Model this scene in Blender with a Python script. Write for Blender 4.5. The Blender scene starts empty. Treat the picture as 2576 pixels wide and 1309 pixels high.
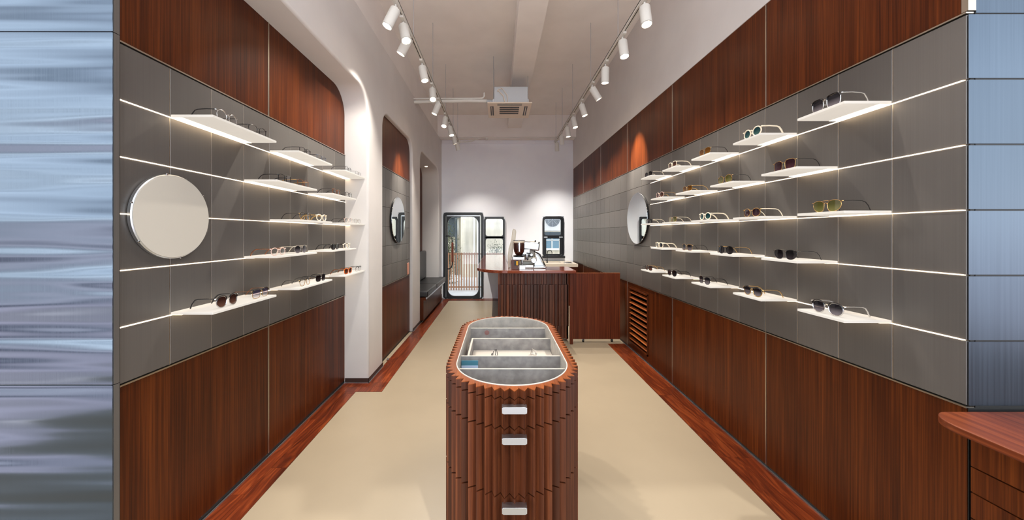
import bpy, bmesh, math, random
from mathutils import Vector, Matrix, Quaternion
random.seed(7)
S = bpy.context.scene
COL = S.collection
PI = math.pi

# ------------------------------------------------------------------ materials
def new_mat(name):
    m = bpy.data.materials.new(name); m.use_nodes = True
    nt = m.node_tree; nt.nodes.clear()
    out = nt.nodes.new('ShaderNodeOutputMaterial')
    return m, nt, out

def N(nt, t, **kw):
    n = nt.nodes.new(t)
    for k, v in kw.items():
        if k.startswith('i_'):
            key = k[2:].replace('_', ' ')
            n.inputs[key].default_value = v
        else:
            setattr(n, k, v)
    return n

def L(nt, a, b): nt.links.new(a, b)

def rgb(c, a=1.0):
    """sRGB 0-255 -> linear"""
    o = []
    for v in c:
        v /= 255.0
        o.append(v/12.92 if v <= .04045 else ((v+.055)/1.055)**2.4)
    return (*o, a)

def plain(name, c, rough=.5, metal=0.0, coat=0.0, spec=.5, noise=0.0, nscale=(3, 3, 3), bump=0.0, bscale=60, emis=None, estr=0):
    m, nt, out = new_mat(name)
    b = N(nt, 'ShaderNodeBsdfPrincipled')
    b.inputs['Base Color'].default_value = rgb(c)
    b.inputs['Roughness'].default_value = rough
    b.inputs['Metallic'].default_value = metal
    b.inputs['Coat Weight'].default_value = coat
    b.inputs['Specular IOR Level'].default_value = spec
    L(nt, b.outputs[0], out.inputs[0])
    if noise or bump:
        tc = N(nt, 'ShaderNodeTexCoord'); mp = N(nt, 'ShaderNodeMapping')
        mp.inputs['Scale'].default_value = nscale
        L(nt, tc.outputs['Object'], mp.inputs[0])
        if noise:
            nz = N(nt, 'ShaderNodeTexNoise'); nz.inputs['Scale'].default_value = 1.0; nz.inputs['Detail'].default_value = 6
            L(nt, mp.outputs[0], nz.inputs['Vector'])
            r = N(nt, 'ShaderNodeValToRGB')
            k = rgb(c)
            r.color_ramp.elements[0].position = .3; r.color_ramp.elements[1].position = .7
            r.color_ramp.elements[0].color = (k[0]*(1-noise), k[1]*(1-noise), k[2]*(1-noise), 1)
            r.color_ramp.elements[1].color = (min(1, k[0]*(1+noise)), min(1, k[1]*(1+noise)), min(1, k[2]*(1+noise)), 1)
            L(nt, nz.outputs[0], r.inputs[0]); L(nt, r.outputs[0], b.inputs['Base Color'])
        if bump:
            n2 = N(nt, 'ShaderNodeTexNoise'); n2.inputs['Scale'].default_value = bscale; n2.inputs['Detail'].default_value = 3
            L(nt, tc.outputs['Object'], n2.inputs['Vector'])
            bp = N(nt, 'ShaderNodeBump'); bp.inputs['Strength'].default_value = bump; bp.inputs['Distance'].default_value = .01
            L(nt, n2.outputs[0], bp.inputs['Height']); L(nt, bp.outputs[0], b.inputs['Normal'])
    if emis:
        b.inputs['Emission Color'].default_value = rgb(emis); b.inputs['Emission Strength'].default_value = estr
    return m

def emit(name, c, s):
    m, nt, out = new_mat(name)
    e = N(nt, 'ShaderNodeEmission'); e.inputs[0].default_value = rgb(c); e.inputs[1].default_value = s
    L(nt, e.outputs[0], out.inputs[0]); return m

def wood(name, dark, mid, light, axis='z', rough=.38, coat=.15, fine=90, broad=11, swirl=.0, tintamt=.5, spec=.3):
    """straight-grained veneer: noise squeezed across the grain"""
    m, nt, out = new_mat(name)
    b = N(nt, 'ShaderNodeBsdfPrincipled')
    b.inputs['Roughness'].default_value = rough
    b.inputs['Coat Weight'].default_value = coat; b.inputs['Coat Roughness'].default_value = rough*.5; b.inputs['Specular IOR Level'].default_value = spec
    tc = N(nt, 'ShaderNodeTexCoord')
    at = N(nt, 'ShaderNodeAttribute'); at.attribute_name = 'tint'
    off = N(nt, 'ShaderNodeVectorMath', operation='SCALE')
    one = N(nt, 'ShaderNodeCombineXYZ'); 
    for i in range(3): L(nt, at.outputs['Fac'], one.inputs[i])
    L(nt, one.outputs[0], off.inputs[0]); off.inputs['Scale'].default_value = 7.0
    add = N(nt, 'ShaderNodeVectorMath', operation='ADD')
    L(nt, tc.outputs['Object'], add.inputs[0]); L(nt, off.outputs[0], add.inputs[1])
    vec = add.outputs[0]
    if swirl:
        nzs = N(nt, 'ShaderNodeTexNoise'); nzs.inputs['Scale'].default_value = 2.2
        ms = N(nt, 'ShaderNodeMapping'); sc = {'x': (.5, 2, 2), 'y': (2, .5, 2), 'z': (2, 2, .5)}[axis]; ms.inputs['Scale'].default_value = sc
        L(nt, vec, ms.inputs[0]); L(nt, ms.outputs[0], nzs.inputs['Vector'])
        s2 = N(nt, 'ShaderNodeVectorMath', operation='SCALE'); s2.inputs['Scale'].default_value = swirl
        L(nt, nzs.outputs[1], s2.inputs[0])
        a2 = N(nt, 'ShaderNodeVectorMath', operation='ADD'); L(nt, vec, a2.inputs[0]); L(nt, s2.outputs[0], a2.inputs[1]); vec = a2.outputs[0]
    def nz(across, along, det=4):
        mp = N(nt, 'ShaderNodeMapping')
        mp.inputs['Scale'].default_value = {'x': (along, across, across), 'y': (across, along, across), 'z': (across, across, along)}[axis]
        L(nt, vec, mp.inputs[0])
        n = N(nt, 'ShaderNodeTexNoise'); n.inputs['Scale'].default_value = 1.0; n.inputs['Detail'].default_value = det; n.inputs['Roughness'].default_value = .6
        L(nt, mp.outputs[0], n.inputs['Vector']); return n.outputs[0]
    n1 = nz(broad, .25); n2 = nz(fine, 1.6, 5)
    mx = N(nt, 'ShaderNodeMix', data_type='FLOAT'); mx.inputs[0].default_value = .6
    L(nt, n1, mx.inputs[2]); L(nt, n2, mx.inputs[3])
    r = N(nt, 'ShaderNodeValToRGB'); e = r.color_ramp.elements
    e[0].position = .34; e[0].color = rgb(dark); e[1].position = .68; e[1].color = rgb(light)
    x = r.color_ramp.elements.new(.5); x.color = rgb(mid)
    L(nt, mx.outputs[0], r.inputs[0])
    ma = N(nt, 'ShaderNodeMath', operation='MULTIPLY_ADD'); ma.inputs[1].default_value = tintamt; ma.inputs[2].default_value = 1-tintamt/2
    L(nt, at.outputs['Fac'], ma.inputs[0])
    hv = N(nt, 'ShaderNodeHueSaturation'); L(nt, ma.outputs[0], hv.inputs['Value']); L(nt, r.outputs[0], hv.inputs['Color'])
    L(nt, hv.outputs[0], b.inputs['Base Color'])
    bp = N(nt, 'ShaderNodeBump'); bp.inputs['Strength'].default_value = .06; bp.inputs['Distance'].default_value = .002
    L(nt, n2, bp.inputs['Height']); L(nt, bp.outputs[0], b.inputs['Normal'])
    L(nt, b.outputs[0], out.inputs[0]); return m

def brushed(name, c, rough=.34, streak=.18, metal=1.0, wav=0.0, wscale=(.35, 1, 2.2), aniso=.0, fine=260, tintamt=.25, across='xy'):
    """metal sheet with fine vertical brushing; wav = slow unevenness of the sheet"""
    m, nt, out = new_mat(name)
    b = N(nt, 'ShaderNodeBsdfPrincipled')
    b.inputs['Metallic'].default_value = metal
    b.inputs['Roughness'].default_value = rough
    tc = N(nt, 'ShaderNodeTexCoord'); mp = N(nt, 'ShaderNodeMapping'); mp.inputs['Scale'].default_value = (fine, fine, 1.2)
    L(nt, tc.outputs['Object'], mp.inputs[0])
    n = N(nt, 'ShaderNodeTexNoise'); n.inputs['Scale'].default_value = 1.0; n.inputs['Detail'].default_value = 3
    L(nt, mp.outputs[0], n.inputs['Vector'])
    at = N(nt, 'ShaderNodeAttribute'); at.attribute_name = 'tint'
    ma = N(nt, 'ShaderNodeMath', operation='MULTIPLY_ADD'); ma.inputs[1].default_value = tintamt; ma.inputs[2].default_value = 1-tintamt/2
    L(nt, at.outputs['Fac'], ma.inputs[0])
    mb = N(nt, 'ShaderNodeMath', operation='MULTIPLY_ADD'); mb.inputs[1].default_value = streak*2; mb.inputs[2].default_value = 1-streak
    L(nt, n.outputs[0], mb.inputs[0])
    mu = N(nt, 'ShaderNodeMath', operation='MULTIPLY'); L(nt, ma.outputs[0], mu.inputs[0]); L(nt, mb.outputs[0], mu.inputs[1])
    hv = N(nt, 'ShaderNodeHueSaturation'); hv.inputs['Color'].default_value = rgb(c); L(nt, mu.outputs[0], hv.inputs['Value'])
    L(nt, hv.outputs[0], b.inputs['Base Color'])
    mr = N(nt, 'ShaderNodeMath', operation='MULTIPLY_ADD'); mr.inputs[1].default_value = .16; mr.inputs[2].default_value = rough-.08
    L(nt, n.outputs[0], mr.inputs[0]); L(nt, mr.outputs[0], b.inputs['Roughness'])
    bp = N(nt, 'ShaderNodeBump'); bp.inputs['Strength'].default_value = .12; bp.inputs['Distance'].default_value = .0006
    L(nt, n.outputs[0], bp.inputs['Height'])
    last = bp
    if wav:
        m2 = N(nt, 'ShaderNodeMapping'); m2.inputs['Scale'].default_value = wscale
        L(nt, tc.outputs['Object'], m2.inputs[0])
        n2 = N(nt, 'ShaderNodeTexNoise'); n2.inputs['Scale'].default_value = 1.0; n2.inputs['Detail'].default_value = 2.5
        L(nt, m2.outputs[0], n2.inputs['Vector'])
        b2 = N(nt, 'ShaderNodeBump'); b2.inputs['Strength'].default_value = 1.0; b2.inputs['Distance'].default_value = wav
        L(nt, n2.outputs[0], b2.inputs['Height']); L(nt, b2.outputs[0], bp.inputs['Normal'])
    L(nt, bp.outputs[0], b.inputs['Normal'])
    L(nt, b.outputs[0], out.inputs[0]); return m

def thin_glass(name, tint=(255, 255, 255), refl=1.0):
    m, nt, out = new_mat(name)
    t = N(nt, 'ShaderNodeBsdfTransparent'); t.inputs[0].default_value = rgb(tint)
    g = N(nt, 'ShaderNodeBsdfGlossy'); g.inputs['Roughness'].default_value = .02; g.inputs[0].default_value = (.9, .95, 1, 1)
    f = N(nt, 'ShaderNodeLayerWeight'); f.inputs[0].default_value = .5
    pw = N(nt, 'ShaderNodeMath', operation='POWER'); pw.inputs[1].default_value = 4.0; L(nt, f.outputs['Facing'], pw.inputs[0])
    mu = N(nt, 'ShaderNodeMath', operation='MULTIPLY_ADD'); mu.inputs[1].default_value = .8*refl; mu.inputs[2].default_value = .04*refl
    L(nt, pw.outputs[0], mu.inputs[0])
    mx = N(nt, 'ShaderNodeMixShader'); L(nt, mu.outputs[0], mx.inputs[0]); L(nt, t.outputs[0], mx.inputs[1]); L(nt, g.outputs[0], mx.inputs[2])
    L(nt, mx.outputs[0], out.inputs[0]); return m

def dark_lens(name, top, bottom, gloss=.25, density=.75):
    """tinted lens: gradient tint over its own height (local z), partly see-through"""
    m, nt, out = new_mat(name)
    tc = N(nt, 'ShaderNodeTexCoord'); sp = N(nt, 'ShaderNodeSeparateXYZ'); L(nt, tc.outputs['Generated'], sp.inputs[0])
    r = N(nt, 'ShaderNodeValToRGB'); r.color_ramp.elements[0].color = rgb(bottom); r.color_ramp.elements[1].color = rgb(top)
    r.color_ramp.elements[0].position = .1; r.color_ramp.elements[1].position = .65
    L(nt, sp.outputs[2], r.inputs[0])
    b = N(nt, 'ShaderNodeBsdfPrincipled'); b.inputs['Roughness'].default_value = .06; b.inputs['Coat Weight'].default_value = gloss
    b.inputs['Specular IOR Level'].default_value = .4
    L(nt, r.outputs[0], b.inputs['Base Color'])
    t = N(nt, 'ShaderNodeBsdfTransparent'); L(nt, r.outputs[0], t.inputs[0])
    mx = N(nt, 'ShaderNodeMixShader'); mx.inputs[0].default_value = density
    L(nt, t.outputs[0], mx.inputs[1]); L(nt, b.outputs[0], mx.inputs[2]); L(nt, mx.outputs[0], out.inputs[0]); return m

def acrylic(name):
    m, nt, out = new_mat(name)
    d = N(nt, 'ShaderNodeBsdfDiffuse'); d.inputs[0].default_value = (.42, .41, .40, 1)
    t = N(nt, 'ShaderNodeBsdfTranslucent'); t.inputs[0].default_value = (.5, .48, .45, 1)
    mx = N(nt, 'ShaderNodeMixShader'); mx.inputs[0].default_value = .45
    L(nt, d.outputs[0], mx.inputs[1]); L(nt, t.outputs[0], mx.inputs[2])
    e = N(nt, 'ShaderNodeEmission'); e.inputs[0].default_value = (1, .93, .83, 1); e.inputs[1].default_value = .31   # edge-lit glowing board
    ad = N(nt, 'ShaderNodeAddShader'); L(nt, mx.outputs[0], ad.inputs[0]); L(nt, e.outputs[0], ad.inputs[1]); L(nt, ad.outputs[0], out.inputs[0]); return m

M = {}
M['plaster'] = plain('white plaster', (214, 210, 207), .85, noise=.03, bump=.05, bscale=35)
M['ceiling'] = plain('ceiling paint', (240, 236, 232), .9, noise=.03)
M['backwall'] = plain('grey white paint', (244, 247, 255), .85, noise=.02)
M['cement'] = plain('cream micro cement', (158, 144, 122), .34, noise=.05, nscale=(1.3, 1.3, 1), bump=.02, bscale=14, spec=.35)
M['wood_wall'] = wood('walnut veneer', (50, 18, 5), (78, 34, 10), (110, 54, 18), 'z', .38, .0, tintamt=.3, spec=.18, fine=130, broad=15)
M['wood_top'] = wood('polished walnut worktop', (88, 36, 22), (122, 58, 38), (158, 84, 56), 'x', .14, .6)
M['wood_topy'] = wood('polished walnut worktop lengthwise', (74, 29, 13), (104, 46, 21), (136, 68, 34), 'y', .42, .0)
M['wood_stave'] = wood('walnut staves', (54, 24, 12), (84, 42, 22), (116, 63, 35), 'z', .4, .1, tintamt=.7)
M['wood_floor'] = wood('walnut floor boards', (56, 20, 9), (100, 40, 17), (150, 72, 34), 'y', .3, .1, fine=55, broad=14, swirl=.22, tintamt=.5)
M['wood_rim'] = wood('orange walnut end grain', (94, 42, 13), (132, 66, 23), (162, 90, 36), 'y', .42, .1)
M['wood_gate'] = wood('reddish walnut veneer', (62, 24, 12), (94, 42, 22), (124, 64, 36), 'z', .38, .0, spec=.2, fine=130, broad=18)
M['tile_metal'] = brushed('brushed dark steel tile', (114, 110, 106), .45, .12, metal=.6)
M['stub_steel'] = brushed('rolled stainless steel sheet', (92, 101, 112), .18, .04, wav=.09, wscale=(.25, 1, 3.2), fine=300)
M['stub_tile'] = brushed('brushed blue grey steel', (84, 94, 106), .36, .22, fine=120)
M['seam_metal'] = plain('pale metal trim', (190, 180, 166), .35, 1.0)
M['seam_dark'] = plain('dark joint', (20, 18, 17), .6)
M['steel'] = plain('polished steel', (215, 218, 222), .18, 1.0)
M['satin'] = plain('satin aluminium', (205, 210, 215), .34, 1.0)
M['black_metal'] = plain('black painted metal', (14, 16, 20), .35, spec=.5)
M['led'] = emit('warm led line', (255, 232, 204), 3.5)
M['led_shelf'] = emit('shelf led', (255, 228, 192), 3.2)
M['lampface'] = emit('lit lamp lens', (255, 226, 186), 16)
M['white_paint'] = plain('white powder coat', (222, 222, 216), .5)
M['track_white'] = plain('rail white', (214, 212, 204), .5)
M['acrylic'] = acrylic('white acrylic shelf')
M['mirror'] = plain('silvered mirror', (226, 232, 232), .01, 1.0)
M['mirror_cream'] = plain('cream film on mirror', (196, 190, 178), .35, 0, spec=.4)  # even cream satin face instead of silvering
M['glass'] = thin_glass('clear pane')
M['case_glass'] = thin_glass('case top glass', refl=.22)
M['felt'] = plain('grey suede lining', (146, 141, 136), .95, noise=.3, nscale=(26, 26, 26))
M['felt_mid'] = plain('greige suede lining', (172, 166, 156), .95, noise=.2, nscale=(26, 26, 26))
M['felt_light'] = plain('cream suede and lit edge', (206, 199, 187), .9)
M['leather'] = plain('charcoal leather', (38, 38, 40), .38, noise=.1, nscale=(9, 9, 9), bump=.08, bscale=120)
M['quartz'] = plain('cream quartz worktop', (226, 214, 196), .3)
M['cream'] = plain('cream enamel', (232, 222, 200), .25, coat=.4)
M['dark_plastic'] = plain('black plastic', (18, 17, 17), .35)
M['brown_hopper'] = plain('smoked brown hopper', (60, 24, 18), .12, coat=.5)
M['yellow'] = plain('yellow sticker', (238, 178, 20), .5)
M['brown_enamel'] = plain('brown enamel', (92, 50, 36), .35)
M['acpanel'] = plain('ivory air conditioner panel', (232, 218, 200), .45)
M['acbody'] = plain('galvanised casing', (196, 202, 206), .45, .35)
M['blind'] = plain('dark grille', (40, 36, 34), .5)
M['skirting'] = plain('dark brown skirting', (58, 40, 34), .4)
M['pink'] = plain('pale orange plate', (214, 150, 126), .5)
M['socket'] = plain('socket white', (226, 226, 222), .4)
M['reflection_blue'] = plain('blue card', (60, 130, 150), .4)
M['reflection_pale'] = plain('pale card band', (190, 212, 240), .4)
M['red_dot'] = plain('dull red disc', (142, 92, 84), .6)
M['grip'] = wood('handle grip wood', (70, 30, 18), (110, 52, 32), (140, 70, 44), 'z', .35, .2)
# outside
M['concrete_out'] = plain('pale weathered render', (196, 188, 168), .9, noise=.25, nscale=(4, 4, .7))
M['ground_out'] = plain('pale paving outside', (190, 188, 184), .9, noise=.08)
M['green_out'] = plain('leaf green', (62, 70, 34), .8, noise=.4, nscale=(14, 14, 14))
M['fence_out'] = plain('pale cedar slat', (156, 112, 80), .7, noise=.12, nscale=(20, 20, 2))
M['dark_out'] = plain('dark opening', (60, 72, 78), .6)
M['bluewin'] = plain('bluish window glass', (92, 128, 146), .15)

# ------------------------------------------------------------------ mesh builder
class MB:
    def __init__(s): s.v = []; s.f = []; s.t = []
    def add(s, vs, fs, tint=.5):
        b = len(s.v); s.v += [tuple(v) for v in vs]
        for f in fs: s.f.append(tuple(b+i for i in f)); s.t.append(tint)
        return s
    def box(s, x0, x1, y0, y1, z0, z1, tint=.5, mtx=None):
        vs = [Vector((x, y, z)) for z in (z0, z1) for y in (y0, y1) for x in (x0, x1)]
        if mtx is not None: vs = [mtx @ v for v in vs]
        fs = [(0, 2, 3, 1), (4, 5, 7, 6), (0, 1, 5, 4), (2, 6, 7, 3), (0, 4, 6, 2), (1, 3, 7, 5)]
        return s.add(vs, fs, tint)
    def prism(s, pts, fn, a, b, tint=.5):
        """2d outline pts; fn(u,v,w)->xyz ; extruded w from a to b"""
        n = len(pts)
        vs = [fn(u, v, a) for u, v in pts] + [fn(u, v, b) for u, v in pts]
        fs = [tuple(range(n))[::-1], tuple(range(n, 2*n))] + [(i, (i+1) % n, n+(i+1) % n, n+i) for i in range(n)]
        return s.add(vs, fs, tint)
    def ring(s, outer, inner, fn, a, b, tint=.5, closed=True):
        """band between two outlines with equal counts"""
        n = len(outer); assert n == len(inner)
        vs = [fn(u, v, a) for u, v in outer]+[fn(u, v, b) for u, v in outer]+[fn(u, v, a) for u, v in inner]+[fn(u, v, b) for u, v in inner]
        m = n if closed else n-1
        fs = []; ts = []
        for i in range(m):
            j = (i+1) % n
            fs += [(i, j, n+j, n+i), (2*n+i, 3*n+i, 3*n+j, 2*n+j), (n+i, n+j, 3*n+j, 3*n+i), (i, 2*n+i, 2*n+j, j)]
        if not closed:
            fs += [(0, n, 3*n, 2*n), (n-1, 3*n-1, 4*n-1, 2*n-1)]
        return s.add(vs, fs, tint)
    def tube(s, path, r, seg=8, closed=False, tint=.5, caps=True):
        P = [Vector(p) for p in path]; n = len(P)
        rs = r if isinstance(r, (list, tuple)) else [r]*n
        T = []
        for i in range(n):
            if closed: t = P[(i+1) % n]-P[i-1]
            elif i == 0: t = P[1]-P[0]
            elif i == n-1: t = P[-1]-P[-2]
            else: t = P[i+1]-P[i-1]
            T.append(t.normalized())
        up = Vector((0, 0, 1)) if abs(T[0].z) < .9 else Vector((1, 0, 0))
        nrm = (up-T[0]*up.dot(T[0])).normalized()
        base = []
        for i in range(n):
            if i: 
                nrm = (nrm-T[i]*nrm.dot(T[i]))
                nrm = nrm.normalized() if nrm.length > 1e-6 else Vector((1, 0, 0))
            bn = T[i].cross(nrm)
            base.append([P[i]+(nrm*math.cos(2*PI*k/seg)+bn*math.sin(2*PI*k/seg))*rs[i] for k in range(seg)])
        vs = [v for b in base for v in b]; fs = []
        for i in range(n if closed else n-1):
            j = (i+1) % n
            for k in range(seg):
                l = (k+1) % seg
                fs.append((i*seg+k, i*seg+l, j*seg+l, j*seg+k))
        if not closed and caps:
            fs.append(tuple(range(seg))[::-1]); fs.append(tuple((n-1)*seg+k for k in range(seg)))
        return s.add(vs, fs, tint)
    def cyl(s, p0, p1, r, seg=20, tint=.5): return s.tube([p0, p1], r, seg, tint=tint)
    def lathe(s, prof, c=(0, 0, 0), seg=28, axis=None, tint=.5, cap=True):
        """prof: (r,z) bottom to top about local z through c; axis = direction vector"""
        q = Vector((0, 0, 1)).rotation_difference(Vector(axis)) if axis is not None else Quaternion()
        c = Vector(c); vs = []; fs = []; n = len(prof)
        for r, z in prof:
            for k in range(seg):
                a = 2*PI*k/seg; vs.append(c+q @ Vector((r*math.cos(a), r*math.sin(a), z)))
        for i in range(n-1):
            for k in range(seg):
                l = (k+1) % seg; fs.append((i*seg+k, i*seg+l, (i+1)*seg+l, (i+1)*seg+k))
        if cap and prof[0][0] > 1e-6: fs.append(tuple(range(seg))[::-1])
        if cap and prof[-1][0] > 1e-6: fs.append(tuple((n-1)*seg+k for k in range(seg)))
        return s.add(vs, fs, tint)
    def build(s, name, mat, parent=None, bevel=0, smooth=35, loc=None, recalc=True, bseg=2, bang=30):
        me = bpy.data.meshes.new(name); me.from_pydata(s.v, [], s.f); me.update()
        at = me.attributes.new('tint', 'FLOAT', 'FACE'); at.data.foreach_set('value', s.t)
        if recalc:
            bm = bmesh.new(); bm.from_mesh(me); bmesh.ops.recalc_face_normals(bm, faces=bm.faces); bm.to_mesh(me); bm.free()
        mats = mat if isinstance(mat, list) else [mat]
        for m in mats: me.materials.append(m)
        if smooth:
            for p in me.polygons: p.use_smooth = True
            me.set_sharp_from_angle(angle=math.radians(smooth))
        o = bpy.data.objects.new(name, me); COL.objects.link(o)
        if parent: o.parent = parent
        if loc: o.location = loc
        if bevel:
            md = o.modifiers.new('bevel', 'BEVEL'); md.width = bevel; md.segments = bseg; md.limit_method = 'ANGLE'; md.angle_limit = math.radians(bang)
            md.harden_normals = False
        return o

def thing(name, label, cat, loc=(0, 0, 0), rz=0, group=None):
    o = bpy.data.objects.new(name, None); COL.objects.link(o); o.location = loc; o.rotation_euler = (0, 0, rz); o.empty_display_size = .05
    o['label'] = label; o['category'] = cat
    if group: o['group'] = group
    return o
def tag(o, label, cat, group=None):
    o['label'] = label; o['category'] = cat
    if group: o['group'] = group
    return o
def struct(o, label=None):
    o['kind'] = 'structure'
    if label: o['label'] = label
    return o
def copy_tree(o, parent=None):
    c = o.copy(); COL.objects.link(c); c.parent = parent
    for ch in list(o.children): copy_tree(ch, c)
    return c

XY = lambda u, v, w: (u, v, w)          # outline in plan, extruded in z
YZ = lambda u, v, w: (w, u, v)          # outline in yz, extruded in x
XZ = lambda u, v, w: (u, w, v)          # outline in xz, extruded in y

def rrect(x0, x1, z0, z1, r, seg=8):
    pts = []
    for cx, cz, a0 in ((x1-r, z0+r, -90), (x1-r, z1-r, 0), (x0+r, z1-r, 90), (x0+r, z0+r, 180)):
        for i in range(seg+1):
            a = math.radians(a0+90*i/seg); pts.append((cx+r*math.cos(a), cz+r*math.sin(a)))
    return pts

# ------------------------------------------------------------------ room numbers (metres; camera over the origin)
H = 1.6
XR = 1.822; XL = -1.638; XP = -1.388; YB = 8.55; ZC = 4.38
YR0, DYR = 1.360, .2574
YL0, DYL = 1.493, .2515
RZ = [2.4528-.2542*i for i in range(7)]
LZ = [2.425-.2469*i for i in range(7)]
kr = lambda k: YR0+DYR*k
kl = lambda k: YL0+DYL*k

# ---------------- floor
b = MB().box(-3.4, 3.4, -.9, YB, -.1, 0)
fl = struct(b.build('floor', M['cement'], smooth=0))
def planks(name, x0, x1, y0, y1, along='y', rows=2):
    mb = MB(); w = (x1-x0)/rows if along == 'y' else (y1-y0)/rows
    for r in range(rows):
        p = (y0 if along == 'y' else x0)-random.uniform(0, .6); end = y1 if along == 'y' else x1; st = y0 if along == 'y' else x0
        while p < end:
            q = p+random.uniform(.75, 1.15); a, c = max(p, st), min(q, end)
            if c-a > .02:
                if along == 'y': mb.box(x0+r*w+.0006, x0+(r+1)*w-.0006, a+.0006, c-.0006, 0, .004, random.random())
                else: mb.box(a+.0006, c-.0006, y0+r*w+.0006, y0+(r+1)*w-.0006, 0, .004, random.random())
            p = q
    return mb.build(name, M['wood_floor'] if along == 'y' else M['wood_floor'], fl, smooth=0)
planks('wood_border', 1.577, XR+.02, .2, 5.05)
planks('wood_border', 1.577, XR+.02, 5.42, YB)
planks('wood_border', XL-.02, -1.437, .2, 3.523)
planks('wood_border', XL-.02, -1.175, 3.523, 3.735, 'x')
planks('wood_border', XP, -1.175, 3.735, 8.28)
planks('wood_border', XP-.05, 1.577, 8.28, YB, 'x')
MB().box(-1.62, -1.437, -.9, .2, 0, .004).box(1.577, 1.84, -.9, .2, 0, .004).build('wood_border', M['wood_floor'], fl, smooth=0)

# ---------------- ceiling with two beams
ce = struct(MB().box(-3.4, 3.4, -.9, YB+.3, ZC, ZC+.15).build('ceiling', M['ceiling'], smooth=0))
MB().box(.218, .535, -.9, 8.2, 4.07, ZC).build('ceiling_beam', M['ceiling'], ce, bevel=.004)
MB().box(-1.8, XR+.1, 8.2, YB, 3.865, ZC).build('ceiling_beam', M['ceiling'], ce, bevel=.006)

# ---------------- far wall with openings for a door and two windows
D = dict(x0=-1.342, x1=-.372, z0=0, z1=2.106)
W1 = dict(x0=-.352, x1=.152, z0=.80, z1=1.998)
W2 = dict(x0=1.075, x1=1.594, z0=1.03, z1=2.012)
pts = [(-2.0, 0), (D['x0'], 0), (D['x0'], D['z1']), (D['x1'], D['z1']), (D['x1'], 0), (W1['x0'], 0), (W1['x0'], 0)]
bw = MB()
xs = [-2.0, D['x0'], D['x1'], W1['x0'], W1['x1'], W2['x0'], W2['x1'], 2.1]
def wallcol(x0, x1, holes):
    z = 0
    for a, c in holes:
        if a > z: bw.box(x0, x1, YB, YB+.2, z, a)
        z = c
    bw.box(x0, x1, YB, YB+.2, z, ZC+.1)
wallcol(xs[0], xs[1], []); wallcol(xs[1], xs[2], [(0, D['z1'])]); wallcol(xs[2], xs[3], []); wallcol(xs[3], xs[4], [(W1['z0'], W1['z1'])])
wallcol(xs[4], xs[5], []); wallcol(xs[5], xs[6], [(W2['z0'], W2['z1'])]); wallcol(xs[6], xs[7], [])
wb = struct(bw.build('wall_back', M['backwall'], smooth=0))
MB().box(XP, 1.8, YB-.03, YB, 3.78, 3.865).build('ledge', M['backwall'], wb, bevel=.004)

# door
dr = struct(thing('door_1', 'black framed glazed back door', 'door')); del dr['category']
def frame_xz(x0, x1, z0, z1, r, ix0, ix1, iz0, iz1, ir, y0, y1, seg=8):
    return MB().ring(rrect(x0, x1, z0, z1, r, seg), rrect(ix0, ix1, iz0, iz1, ir, seg), XZ, y0, y1)
frame_xz(-1.342, -.372, 0, 2.106, .07, -1.285, -.425, .015, 2.05, .04, YB-.05, YB+.1).build('door_frame', M['black_metal'], dr, bevel=.004)
MB().box(-1.26, -.45, YB-.03, YB-.01, 2.012, 2.035).box(-.452, -.44, YB-.04, YB-.02, .02, 2.03).build('door_closer', M['satin'], dr, bevel=.003)
frame_xz(-1.275, -.455, .012, 2.045, .02, -1.24, -.492, .065, 2.0, .17, YB-.02, YB+.03).build('door_leaf', M['black_metal'], dr, bevel=.004)
MB().box(-1.25, -.48, YB+.002, YB+.008, .05, 2.01).build('door_glass', M['glass'], dr, smooth=0)
hd = MB().tube([(-1.275, YB-.03, 1.53), (-1.19, YB-.09, 1.535), (-1.135, YB-.11, 1.50), (-1.115, YB-.11, 1.42), (-1.11, YB-.11, 1.0), (-1.115, YB-.11, .84), (-1.14, YB-.10, .77), (-1.19, YB-.08, .735), (-1.235, YB-.02, .73)], .013, 10).build('door_handle', M['black_metal'], dr)
MB().box(-1.133, -1.083, YB-.135, YB-.088, .90, 1.38).build('grip', M['grip'], hd, bevel=.012)
# windows
w1 = struct(thing('window_1', 'tall black framed window beside the door', 'window')); del w1['category']
def win(parent, W, panes, depth=.06):
    mb = MB(); y0, y1 = YB-depth, YB+.06
    mb.ring(rrect(W['x0'], W['x1'], W['z0'], W['z1'], .09), rrect(W['x0']+.035, W['x1']-.035, W['z0']+.035, W['z1']-.035, .07), XZ, y0, y1)
    mb.build('window_frame', M['black_metal'], parent, bevel=.004)
    for (a, c, d, e, r) in panes:
        q = MB().ring(rrect(W['x0']+.02, W['x1']-.02, d-.05, e+.05, .012), rrect(a, c, d, e, r), XZ, YB-.02, YB+.03).build('sash', M['black_metal'], parent, bevel=.003)
        MB().box(a-.01, c+.01, YB+.004, YB+.01, d-.01, e+.01).build('pane', M['glass'], q, smooth=0)
win(w1, W1, [(-.312, .108, 1.528, 1.951, .05), (-.312, .108, .86, 1.468, .05)])
w2 = struct(thing('window_2', 'black framed sash window at the right of the back wall', 'window')); del w2['category']
win(w2, W2, [(1.123, 1.521, 1.552, 1.946, .04), (1.165, 1.495, 1.095, 1.468, .008)], .07)
MB().box(1.06, 1.612, YB-.10, YB+.05, 1.0, 1.045).build('window_sill', M['black_metal'], w2, bevel=.005)
MB().box(1.10, 1.19, YB-.075, YB-.055, 1.49, 1.515).box(1.47, 1.56, YB-.075, YB-.055, 1.49, 1.515).build('latch', M['satin'], w2, bevel=.003)

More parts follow.
